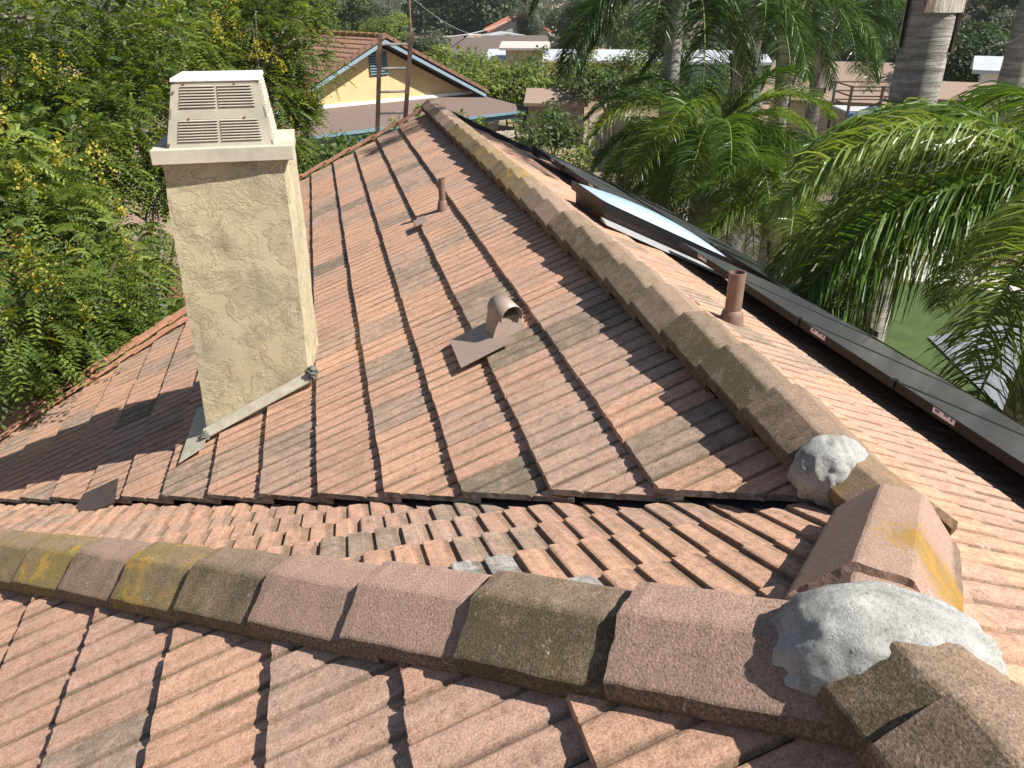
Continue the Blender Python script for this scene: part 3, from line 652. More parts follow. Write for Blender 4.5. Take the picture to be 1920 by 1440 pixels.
# ---------------- vents on the right slope
def rpipe(s, r, h, rd, lab):
    p = Vector((s, r, zR(s))); v = MB(); v.tube([p-Vector((0,0,.08)), p+Vector((0,0,h))], rd, 20, False); v.tube([p+Vector((0,0,h)), p+Vector((0,0,h-.2))], rd*.86, 20, False)
    v.tube([p+Vector((0,0,h)), p+Vector((0,0,h+.001))], [rd, rd*.86], 20, False)
    v.tube([p-Vector((0,0,.06)), p+Vector((0,0,.03)), p+Vector((0,0,.05)), p+Vector((0,0,.065))], [rd*1.6,rd*1.35,rd*1.25,rd*1.0], 20, False)
    o = v.build('vent_pipe', M_PIPE, house, True); o['label'] = lab
rpipe(2.235, 3.81, .29, .048, 'thick brown vent pipe on the right slope beside the solar panels')
rpipe(4.75, 6.75, .55, .042, 'short brown vent pipe standing behind the solar panels')

# ---------------- skylight
ss0, ss1, sr0, sr1 = 2.22, 3.42, 6.02, 6.80
def Rp(s, r, h): return Vector((s, r, zR(s)+h))
sk = MB(); sk.hexa([Rp(ss0,sr0,-.02), Rp(ss1,sr0,-.02), Rp(ss1,sr1,-.02), Rp(ss0,sr1,-.02), Rp(ss0,sr0,.15), Rp(ss1,sr0,.15), Rp(ss1,sr1,.15), Rp(ss0,sr1,.15)])
sko = sk.build('skylight', M_PAN, house)
rim = MB(); e_ = .035
for (a, b, c_, d_) in ((ss0-e_, ss1+e_, sr0-e_, sr0+.02), (ss0-e_, ss1+e_, sr1-.02, sr1+e_), (ss0-e_, ss0+.02, sr0+.0205, sr1-.0205), (ss1-.02, ss1+e_, sr0+.0205, sr1-.0205)):
    rim.hexa([Rp(a,c_,.10), Rp(b,c_,.10), Rp(b,d_,.10), Rp(a,d_,.10), Rp(a,c_,.185), Rp(b,c_,.185), Rp(b,d_,.185), Rp(a,d_,.185)])
sub(rim.build('skylight_frame', M_BLACKF, None), sko)
nv = 24; V = []; F = []
for i in range(nv+1):
    for j in range(nv+1):
        u, v_ = i/nv, j/nv; h = .178+.085*(max(0, math.sin(math.pi*u))**.55)*(max(0, math.sin(math.pi*v_))**.55)
        V.append(Rp(ss0-.02+(ss1-ss0+.04)*u, sr0-.02+(sr1-sr0+.04)*v_, h))
for i in range(nv):
    for j in range(nv): a = i*(nv+1)+j; F.append((a, a+nv+1, a+nv+2, a+1))
sub(MB().add(V, F).build('skylight_dome', M_DOME, None, True), sko)
f2 = MB(); f2.hexa([Rp(ss0-.03,sr0-.15,.012), Rp(ss1,sr0-.15,.012), Rp(ss1,sr0,.012), Rp(ss0-.03,sr0,.012), Rp(ss0-.03,sr0-.15,.02), Rp(ss1,sr0-.12,.02), Rp(ss1,sr0,.05), Rp(ss0-.03,sr0,.05)])
sub(f2.build('skylight_flashing', simple('galvanised_flashing', (.6,.61,.62), .3, .1, 8, .1, .5, .5), None), sko)
# ---------------- solar panels
def panel(s0, s1, r0, r1, lab, sticker=None, first=False, h=.155):
    t = empty('solar_panel', Rp(s0, (r0+r1)/2, .1), lab, 'solar panel', 'black framed solar panels on the right roof slope')
    gp = .006; s0 += gp; s1 -= gp; r0 += gp; r1 -= gp; fw = .014
    fr = MB()
    for (a, b, c_, d_) in ((s0, s1, r0, r0+fw), (s0, s1, r1-fw, r1), (s0, s0+fw, r0+fw, r1-fw), (s1-fw, s1, r0+fw, r1-fw)):
        fr.hexa([Rp(a,c_,h-.055), Rp(b,c_,h-.055), Rp(b,d_,h-.055), Rp(a,d_,h-.055), Rp(a,c_,h), Rp(b,c_,h), Rp(b,d_,h), Rp(a,d_,h)])
    fr.build('panel_frame', M_BLACKF, t)
    me = MB().hexa([Rp(s0+fw,r0+fw,h-.012), Rp(s1-fw,r0+fw,h-.012), Rp(s1-fw,r1-fw,h-.012), Rp(s0+fw,r1-fw,h-.012), Rp(s0+fw,r0+fw,h-.004), Rp(s1-fw,r0+fw,h-.004), Rp(s1-fw,r1-fw,h-.004), Rp(s0+fw,r1-fw,h-.004)])
    g_ = me.build('glass', M_PANEL, t); ul = g_.data.uv_layers.new(name='UVMap')
    for l in g_.data.loops:
        c0 = g_.data.vertices[l.vertex_index].co; ul.data[l.index].uv = (c0.x*1.108, c0.y)
    # rail ends and clamps under the edge
    for fr_ in (.3, .78):
        rr_ = s0+(s1-s0)*fr_; MB().bar(Rp(rr_, r0-.0, .07), Rp(rr_, r1+.0, .07), .04, .05).build('mounting_rail', M_FLASH, t)
    cl_ = MB(); cl_.box(Rp(s0+.004, r0, h-.02), (.03, .03, .05)); MB().bar(Rp(s0+.5, r0+.3, .07), Rp(s0+.5, r0+.3, -.02), .04, .04, (1,0,0)).build('roof_hook', M_BLACKF, t)
    cl_.build('clamp', M_BLACKF, t)
    if sticker:
        rc = r0+(r1-r0)*sticker; s_ = MB()
        s_.hexa([Rp(s0-.0015,rc-.075,h-.036), Rp(s0-.0005,rc-.075,h-.036), Rp(s0-.0005,rc+.075,h-.036), Rp(s0-.0015,rc+.075,h-.036),
                 Rp(s0-.0015,rc-.075,h-.006), Rp(s0-.0005,rc-.075,h-.006), Rp(s0-.0005,rc+.075,h-.006), Rp(s0-.0015,rc+.075,h-.006)])
        for (a, b, c1, c2) in ((-.06,-.045,.012,.028), (-.03,.0,.018,.028), (.03,.06,.012,.026)):
            s_.hexa([Rp(s0-.0025,rc+a,h-.036+c1), Rp(s0-.0016,rc+a,h-.036+c1), Rp(s0-.0016,rc+b,h-.036+c1), Rp(s0-.0025,rc+b,h-.036+c1),
                     Rp(s0-.0025,rc+a,h-.036+c2), Rp(s0-.0016,rc+a,h-.036+c2), Rp(s0-.0016,rc+b,h-.036+c2), Rp(s0-.0025,rc+b,h-.036+c2)], 1)
        s_.build('sticker', [M_STICK, M_INK], t)
S0 = 2.85; PW = 1.0
near = [(1.275,2.2), (2.2,3.125), (3.125,4.05), (4.05,4.975), (4.975,5.9)]
labs = ['solar panel cut off by the right edge of the picture', 'solar panel with the white sticker nearest the picture edge', 'solar panel behind the thick vent pipe, farther along the near row', 'solar panel between the thick vent pipe and the skylight', 'solar panel whose raised corner touches the skylight dome']
for i, (a, b) in enumerate(near):
    panel(S0, S0+1.5, a, b, labs[i], (None, .6, .77, .85, .5)[i])
far_ = [(7.75,8.75), (8.75,9.75)]
panel(S0, S0+1.0, 7.75, 9.3, 'solar panel just beyond the skylight in the upper row', .3)
panel(S0, S0+1.0, 9.3, 10.85, 'farthest solar panel, nearest the far gable of the roof', .3)
ll = ['solar panel in the lower row directly below the skylight', 'solar panel in the lower row just past the skylight', 'solar panel in the lower row farthest from the camera']
for i in range(3):
    panel(S0+1.12, S0+2.1, 5.75+1.66*i, 5.75+1.66*(i+1), ll[i], None)
# ================================================================== THE NEIGHBOURHOOD
def smooth(a, b, x): t = min(1, max(0, (x-a)/(b-a))); return t*t*(3-2*t)
def gz(x, y):
    d = math.hypot(x, y); az = math.degrees(math.atan2(x, y)-YAW)
    z = -5.0*smooth(38, 120, d)
    hill = smooth(150, 760, d)*(34+5*math.sin(az*.31)+3*math.sin(az*.9+1))
    notch = smooth(25.0, 27.2, az)*(1-smooth(31.5, 36, az))
    z += hill*(1-notch)-notch*smooth(120, 500, d)*22
    z += .5*math.sin(x*.05)*math.cos(y*.06)*smooth(60, 140, d)
    return z
V = []; F = []; ring = [0.5, 12, 24, 36, 48, 62, 80, 100, 125, 155, 190, 230, 280, 340, 410, 490, 580, 680, 790, 900]; ns = 180
for i, d in enumerate(ring):
    for j in range(ns): a = 2*math.pi*j/ns; x, y = d*math.sin(a), d*math.cos(a); V.append((x, y, gz(x, y) if d < 850 else -62))
for i in range(len(ring)-1):
    for j in range(ns): a = i*ns+j; b = i*ns+(j+1) % ns; F.append((a, b, b+ns, a+ns))
F.append(tuple(range(ns-1, -1, -1)))
tag(MB().add(V, F).build('ground', M_GROUND, None, True), kind='structure')
def sea_mat():
    m, nt, bs = mat('sea_water'); bs.inputs['Base Color'].default_value = (.05,.12,.22,1); bs.inputs['Roughness'].default_value = .35; tc = N(nt, 'ShaderNodeTexCoord')
    n = noise(nt, .01, 6, .6, tc.outputs['Object']); bump(nt, bs, n.outputs[0], .4, 8.); return m
tag(MB().add([(-6000, 600, -60), (8000, 600, -60), (8000, 8000, -60), (-6000, 8000, -60)], [(0,1,2,3)]).build('sea', sea_mat(), None), kind='structure')
# far headland on the sea horizon
V = []; F = []
for j in range(41):
    a = math.radians(24+16*j/40)+YAW; d = 5200; h = -58+42*(.5+.3*math.sin(j*.35)+.12*math.sin(j*1.1)); V += [(math.sin(a)*d, math.cos(a)*d, -61), (math.sin(a)*(d+700), math.cos(a)*(d+700), h), (math.sin(a)*(d+1800), math.cos(a)*(d+1800), -61)]
for j in range(40): a = j*3; F += [(a, a+3, a+4, a+1), (a+1, a+4, a+5, a+2)]
tag(MB().add(V, F).build('headland_hill', simple('far_scrub', (.16,.17,.13), .95, .3, .02, 0), None, True), kind='structure')
def sheet(name, pts, m, z=.004, kind='structure', label=None, cat=None):
    o = MB().add([(x, y, gz(x, y)*0+z) for x, y in pts], [tuple(range(len(pts)))]).build(name, m, None); return tag(o, label, cat, kind=kind)
sheet('lawn', [(7.3,3.0), (17.5,3.0), (17.0,12.5), (13.2,15.6), (11.0,15.9), (9.3,16.2), (8.0,14.0), (7.3,10)], M_LAWN, .012)
sheet('patio_slab', [(11.6,12.1), (16.5,12.6), (16.5,6.2), (9.9,6.3), (10.5,8.8)], simple('grey_paving', (.17,.18,.20), .8, .15, 3, .1), .05)  # paving grey darkened to carry the shade of the palm
sheet('paved_path', [(9.6,8.8), (10.4,8.8), (9.85,6.25), (12,5.9), (12,3), (8.6,3)], M_CONC, .03)
sheet('gravel_bed', [(9.4,16.3), (11.1,16.0), (13.3,15.7), (17.0,12.7), (18.5,13.3), (14.0,17.6), (12.0,18.4), (9.0,19.5)], M_GRAVEL, .016)
sheet('leaf_litter', [(-20,4), (-4.2,4), (-4.2,16), (-1,18), (-10,26), (-24,20)], M_ORANGE, .01)

# ---------------- foliage
def rot_basis(n):
    """n random orthonormal frames"""
    a = RNG.normal(size=(n,3)); a /= np.linalg.norm(a, axis=1)[:,None]; b = RNG.normal(size=(n,3)); c_ = np.cross(a, b); c_ /= np.linalg.norm(c_, axis=1)[:,None]
    return a, c_, np.cross(a, c_)
def clump_points(c, rad, n, flat=.75, shell=.55):
    d = RNG.normal(size=(n,3)); d /= np.linalg.norm(d, axis=1)[:,None]
    rr = rad*(shell+(1-shell)*RNG.random(n)**.6)*(1+.18*np.sin(d[:,0]*4+c[0])*np.cos(d[:,1]*5+c[1]))
    p = d*rr[:,None]; p[:,2] *= flat; return np.array(c)[None]+p, d
def leaves_simple(cl, per, size, flat=.75, aspect=.5, up=.6, shell=.5):
    Q = []; R = []
    for (c, rad) in cl:
        n = int(per*rad*rad) if per > 1 else 40
        p, d = clump_points(c, rad, n, flat, shell)
        nrm = d*.7+RNG.normal(size=(n,3))*.55+np.array([0,0,up]); nrm /= np.linalg.norm(nrm, axis=1)[:,None]
        t = np.cross(nrm, RNG.normal(size=(n,3))); t /= np.linalg.norm(t, axis=1)[:,None]; b = np.cross(nrm, t)
        sz = size*(.6+.8*RNG.random(n))[:,None]
        q = np.stack([p-t*sz*.5, p-b*sz*aspect*.5, p+t*sz*.5, p+b*sz*aspect*.5], 1); Q.append(q)
        R.append(np.clip(.5*RNG.random()+.5*RNG.random(n)+.08*RNG.normal(size=n), 0, 1))
    return np.concatenate(Q), np.concatenate(R)
def leaves_pinnate(cl, per, L=.27, pairs=8, flat=.8, ll=.042):
    """compound leaves: a drooping stalk with leaflets in pairs"""
    Q = []; R = []
    for (c, rad) in cl:
        n = max(20, int(per*rad*rad)); n = int(n*1.9); p, d = clump_points(c, rad, n, flat, .4)
        d = d*np.array([1,1,.5])+RNG.normal(size=(n,3))*.3+np.array([0,0,.1]); d /= np.linalg.norm(d, axis=1)[:,None]
        side = np.cross(d, [0,0,1.]); side += RNG.normal(size=(n,3))*.25; side /= np.linalg.norm(side, axis=1)[:,None]
        upv = np.cross(side, d); LL = L*(.7+.6*RNG.random(n)); tone = RNG.random(n)*.7+RNG.random()*.3
        for k in range(pairs):
            u = (k+1)/pairs; cen = p+d*(LL*u)[:,None]-np.array([0,0,1.])*(LL*.55*u*u)[:,None]
            for sg in (-1, 1):
                w_ = ll*(1.15-.5*abs(u-.5))*(.8+.4*RNG.random(n)); ax_ = side*sg+d*.45-upv*(.25+.2*RNG.random(n))[:,None]; ax_ /= np.linalg.norm(ax_, axis=1)[:,None]
                wd = np.cross(ax_, upv+side*.3*sg); wd /= np.linalg.norm(wd, axis=1)[:,None]
                a = cen; e = cen+ax_*(w_*1.5)[:,None]; m_ = (a*.55+e*.45)
                Q.append(np.stack([a, m_+wd*(w_*.36)[:,None], e, m_-wd*(w_*.36)[:,None]], 1)); R.append(np.clip(tone+.1*RNG.normal(size=n), 0, 1))
    return np.concatenate(Q), np.concatenate(R)
def limbs(mb, base, targets, r0, split=.35, seed=0, bend=.12):
    rnd = random.Random(seed); base = Vector(base)
    c = sum((Vector(t) for t in targets), Vector())/len(targets); fork = base.lerp(c, split); fork.x = base.x+(c.x-base.x)*split*.6; fork.y = base.y+(c.y-base.y)*split*.6
    mid = base.lerp(fork, .5)+Vector((rnd.uniform(-1,1), rnd.uniform(-1,1), 0))*r0
    mb.tube([base-Vector((0,0,.3)), base+Vector((0,0,.05)), mid, fork], [r0*1.5, r0*1.15, r0*.95, r0*.8], 9)
    for t in targets:
        t = Vector(t); L = (t-fork).length
        pts = [fork-Vector((0,0,r0))]+[fork.lerp(t, k/4)+Vector((rnd.uniform(-1,1), rnd.uniform(-1,1), rnd.uniform(-.3,1)))*L*bend*.5 for k in (1,2,3)]+[t]
        mb.tube(pts, [r0*.62, r0*.45, r0*.32, r0*.2, r0*.08], 6, False)
        for _ in range(3):
            a = pts[rnd.choice((2,3))]; q = a+Vector((rnd.uniform(-1,1), rnd.uniform(-1,1), rnd.uniform(-.2,.8)))*L*.3
            mb.tube([a, a.lerp(q,.5)+Vector((0,0,.05*L)), q], [r0*.22, r0*.12, r0*.03], 5, False)
def tree(label, cat, base, clumps, r0, mat_, style='simple', group=None, name='tree', size=.12, per=260, flat=.75, bark=None, extra=None, **kw):
    base = Vector(base); t = empty(name, base, label, cat, group)
    mb = MB(); big = sorted(clumps, key=lambda c: -c[1])[:9]
    limbs(mb, base, [c[0] for c in big], r0, seed=len(clumps)); mb.build('trunk', bark or M_BARK, t, True)
    cl = [((c[0][0], c[0][1], c[0][2]), c[1]) for c in clumps]
    if style == 'pinnate': Q, R = leaves_pinnate(cl, per, flat=flat, **kw)
    else: Q, R = leaves_simple(cl, per, size, flat, **kw)
    quads_obj('crown', Q, mat_, t, R)
    return t
def blobs(specs, n, spread, rad, seed):
    """sub-clumps scattered round a few main ones given as (pixel x, pixel y, distance, radius)"""
    rnd = random.Random(seed); out = []
    for (px, py, d, R_) in specs:
        c = at(px, py, d)
        for _ in range(n):
            v = Vector((rnd.gauss(0,1), rnd.gauss(0,1), rnd.gauss(0,1))).normalized()*R_*rnd.uniform(.25,.9); v.z *= .8
            out.append((c+v, rad*R_*rnd.uniform(.7,1.25)))
    return out
def panicles(cl, parent, per=5, h=.35):
    Q = []; R = []
    for (c, rad) in cl:
        for _ in range(per):
            th = RNG.random()*6.283; ph = RNG.random()*1.2; d = np.array([math.cos(th)*math.sin(ph), math.sin(th)*math.sin(ph), math.cos(ph)*.9])
            p = np.array(c)+d*rad*.95; hh = h*(.5+.8*RNG.random()); n = 90
            u = RNG.random(n); a = RNG.random(n)*6.283; rr = hh*.55*(1-u)**.8*RNG.random(n)**.5
            q = p+np.stack([np.cos(a)*rr, np.sin(a)*rr, u*hh], 1)+d*.05; x, y, z = rot_basis(n); s_ = .009+.013*RNG.random(n)[:,None]
            Q.append(np.stack([q-x*s_, q-y*s_, q+x*s_, q+y*s_], 1)); R.append(RNG.random(n))
    return quads_obj('flower_panicles', np.concatenate(Q), L_YEL, parent, np.concatenate(R))
G1 = 'golden rain trees massed left of the roof'
def grt(label, base, specs, seed, r0, flowers, per=165, rad=.40, n=7):
    cl = blobs(specs, n, .9, rad, seed); t = tree(label, 'tree', base, cl, r0, L_GR, 'pinnate', G1, 'golden_rain_tree', per=per)
    fl_ = [c for i, c in enumerate(cl) if (i*7+seed) % 10 < flowers*10]
    if fl_: panicles(fl_, t, 2)
    return t
def gp(px, py, d):
    p = at(px, py, d); return Vector((p.x, p.y, gz(p.x, p.y)))
grt('golden rain tree at the far left edge with the most yellow sprays, below the others', gp(60, 600, 9.5),
    [(30,420,9.2,1.1),(90,520,8.6,1.0),(40,620,8.2,1.0),(150,420,9.6,.9),(0,340,9.8,1.0),(130,600,8.4,.8),(100,680,8.3,.55)], 1, .12, .38, 170)
grt('dense green golden rain tree with low boughs spreading over the rake beside the chimney', gp(240, 600, 10.5),
    [(230,600,9.3,.75),(290,590,9.4,.5),(180,650,8.9,.6),(120,690,8.7,.45),(250,480,11.5,.7),(320,330,11.8,.7),(260,330,12.3,.7)], 2, .10, .1, 170)
grt('tall golden rain tree with pale forked trunk at the upper left', gp(215, 470, 12.5),
    [(40,60,12.2,1.5),(150,110,12.0,1.4),(40,200,11.5,1.3),(130,210,11.4,1.0),(260,60,12.8,1.4),(250,180,12.5,1.1),(50,290,11.0,1.0),(180,300,11.8,.8),(100,-40,13,1.5)], 3, .15, .15, 150)
grt('golden rain tree behind the chimney shroud, crowned with yellow sprays', gp(400, 420, 14.5),
    [(360,50,14.5,1.5),(300,140,13.5,.9),(450,90,14.5,1.4),(400,140,14,.9),(505,55,15,1.3),(505,150,15,1.0),(535,255,15,.6),(520,120,15.5,.7),(440,0,16,1.5),(515,15,15.5,1.0),(570,200,15,.28)], 4, .15, .55, 140)
G2 = 'leafy shrubs growing just beyond the gable'
def shrub(label, specs, m, seed, size=.08, per=700, n=7, rad=.5, group=None, base=None, cat='shrub', name='shrub', r0=.05, **kw):
    cl = blobs(specs, n, .9, rad, seed); b = base or gp(specs[0][0], specs[0][1], specs[0][2])
    return tree(label, cat, b, cl, r0, m, 'simple', group, name, size=size, per=per, **kw)
shrub('bushy green shrub right beside the chimney cap, beyond the rake', [(575,290,16,.7),(560,330,15,.7),(608,282,17,.45)], L_MD, 5, .12, 500, group=G2)
shrub('bushy green shrub in front of the patio posts, left of the ladder', [(655,278,17,.5),(640,300,16,.6),(688,262,17.5,.3)], L_MD, 6, .12, 500, group=G2)
shrub('light leafy shrub poking up between the ladder rails and the ridge end', [(790,212,16,.3),(745,225,16,.28),(862,220,18,.3),(893,232,19,.4)], L_LT, 7, .12, 420, group=G2)
# back hedge behind the yellow house
G3 = 'tall light green shrubs in the hedge behind the yellow house'
for i, (px, py, d, R_, lb) in enumerate([(812,132,43,1.5,'first, beside the roof edge of the yellow house'), (860,138,44,1.6,'second from the yellow house roof'), (905,140,45,1.6,'below the brown shingle roof'), (950,142,45,1.5,'in front of the white roofs'), (990,152,44,1.5,'last, reaching under the palm fronds')]):
    shrub('light green hedge shrub, '+lb, [(px,py,d,R_),(px+22,py+12,d-.5,R_*.8),(px+10,py+38,d-1,R_*1.1)], L_LT, 20+i, .19, 300, 12, .42, G3)
shrub('round leafy tree in front of the fence, left of the open gate', [(1030,245,28,1.15),(1000,265,27.5,.9),(1070,255,28,.8),(1035,225,29,.8)], L_MD, 31, .17, 330, cat='tree', name='small_tree', r0=.07, base=gp(1040,330,28))
shrub('small yellow green citrus bush above the far solar panels', [(1065,300,25,.7),(1085,315,24,.5)], L_LT, 32, .16, 300)
shrub('dark leafy tree hanging over the open gate', [(1115,150,38,1.3),(1165,150,38,1.4),(1065,165,39,1.0),(1205,175,38,1.2)], L_MD, 33, .19, 280, 12, .42, cat='tree', name='garden_tree', r0=.14, base=gp(1150,270,38))
for i, (px, lb) in enumerate([(1015,'just right of the hedge'), (1075,'second from the hedge'), (1140,'below the middle of the long roof'), (1205,'fourth from the hedge'), (1265,'beside the booted palm trunk')]):
    shrub('leafy shrub in front of the white metal roofs, '+lb, [(px,128,50,1.7),(px+18,150,49,1.5)], (L_MD, L_LT)[i % 2], 80+i, .2, 240, 10, .42, 'shrubs in front of the white metal roofs')
shrub('light leafy bush hiding the foot of the pale green shed', [(1350,158,46,1.4),(1320,165,45,1.2),(1385,165,45,1.2)], L_MD, 35, .22, 200)
shrub('bush with reddish tips below the palm crown', [(1215,250,30,1.1),(1240,300,28,1.0)], L_MD, 34, .2, 220)
# mid-distance trees
def far_tree(label, px, py, d, R_, m, seed, h=None, name='distant_tree', size=None, n=14, rad=.42, squash=1.0, per=None):
    c = at(px, py, d); b = Vector((c.x, c.y, gz(c.x, c.y))); rnd = random.Random(seed); cl = []
    for _ in range(n):
        v = Vector((rnd.gauss(0,1), rnd.gauss(0,1), rnd.gauss(0,1))).normalized()*R_*rnd.uniform(.3,.85); v.z *= squash; cl.append((c+v, R_*rad*rnd.uniform(.7,1.2)))
    return tree(label, 'tree', b, cl, R_*.07, m, 'simple', 'trees scattered in the middle distance', name, size=size or max(.12, R_*.075), per=per or 1100/(R_*R_)*5.5)
far_tree('broad dark evergreen tree on the rise behind the brown shingle roof', 870, 38, 120, 8.5, L_DK, 1, n=20)
far_tree('grey green olive-like tree behind the yellow house ridge', 755, 90, 62, 3.0, L_GY, 2)
far_tree('mid green tree behind the left end of the yellow house ridge', 620, 38, 75, 4.2, L_MD, 3)
far_tree('bushy green tree just left of the dark evergreen', 690, 42, 95, 4.0, L_GY, 4)
far_tree('small yellow green tree above the yellow house roof', 725, 62, 60, 1.7, L_LT, 5)
far_tree('thin feathery tree beside the red roofed house', 990, 55, 92, 2.6, L_GY, 6, n=9)
far_tree('dark shrubby tree left of the brown shingle roof', 800, 108, 60, 2.0, L_DK, 7)
far_tree('dark round tree behind the blue tarpaulin yard, under the cypress', 1790, 112, 42, 2.5, L_DK, 8, n=18, squash=.7)
far_tree('dark round tree at the right, joined to the one under the cypress', 1850, 108, 44, 2.4, L_MD, 9, n=18, squash=.7)
far_tree('tall dark tree at the top right corner', 1900, 30, 75, 4.0, L_DK, 10, n=20)
far_tree('rust coloured tree beside the cypress', 1848, 42, 150, 4.4, L_RU, 11)
far_tree('yellow green tree below the sea view', 1875, 38, 120, 3.0, L_LT, 12, squash=.8)
far_tree('grey green slope tree right of the large trunk', 1905, 90, 50, 2.4, L_GY, 13)
far_tree('scrubby tree on the bank behind the tan roof, left', 1580, 85, 62, 3.6, L_GY, 14)
far_tree('brown scrubby tree on the bank behind the tan roof, right', 1640, 70, 66, 3.4, L_RU, 15)
far_tree('dark bank tree just left of the large trunk', 1680, 95, 60, 3.0, L_DK, 16)
far_tree('green tree behind the white metal roofs', 1200, 60, 90, 5.0, L_MD, 17)
far_tree('green tree between the two booted palm trunks', 1440, 80, 70, 3.6, L_MD, 18)
far_tree('dark tree far behind the white metal roofs', 1100, 50, 110, 5.0, L_DK, 19)
# cypress
c = at(1812, 80, 95); t = empty('cypress_tree', (c.x, c.y, gz(c.x, c.y)), 'slim dark column shaped cypress near the top right', 'tree')
cl = [((c.x+.15*i, c.y, gz(c.x, c.y)+1+i*.62), .95*(1-.055*i)) for i in range(15)]
Q, R = leaves_simple(cl, 420, .35, 1.1, .5, .2); quads_obj('crown', Q, L_DK, t, R)
MB().tube([(c.x, c.y, gz(c.x,c.y)-.3), (c.x, c.y, gz(c.x,c.y)+3)], [.2,.1], 8).build('trunk', M_BARK, t)
# woods covering the far hillside
cl = []; rnd = random.Random(5)
for _ in range(2600):
    az = math.radians(rnd.uniform(-38, 40))+YAW; d = 115+rnd.random()**.75*690
    azc = math.degrees(az-YAW)
    if 26.5 < azc < 31.5 and d > 140: continue
    x, y = d*math.sin(az), d*math.cos(az); R_ = rnd.uniform(2.2, 5.2)
    cl.append(((x, y, gz(x, y)+R_*.55), R_))
Q = []; RR = []
for (c, R_) in cl:
    n = 60; p, d = clump_points(c, R_, n, .8, .8); nrm = d+RNG.normal(size=(n,3))*.45; nrm /= np.linalg.norm(nrm, axis=1)[:,None]
    t_ = np.cross(nrm, RNG.normal(size=(n,3))); t_ /= np.linalg.norm(t_, axis=1)[:,None]; b = np.cross(nrm, t_); s_ = R_*.20*(.6+.8*RNG.random(n))[:,None]
    Q.append(np.stack([p-t_*s_, p-b*s_, p+t_*s_, p+b*s_], 1)); RR.append(np.clip(RNG.random()*.8+.2*RNG.random(n), 0, 1))
L_WOOD = leaf_material('hillside_foliage', [(0,(.03,.045,.018)),(.4,(.055,.07,.03)),(.75,(.09,.095,.045)),(1,(.14,.125,.07))], .2)
tag(quads_obj('hillside_woods', np.concatenate(Q), L_WOOD, None, np.concatenate(RR)), 'grey green woods and scrub covering the far hillside', 'woods', kind='stuff')

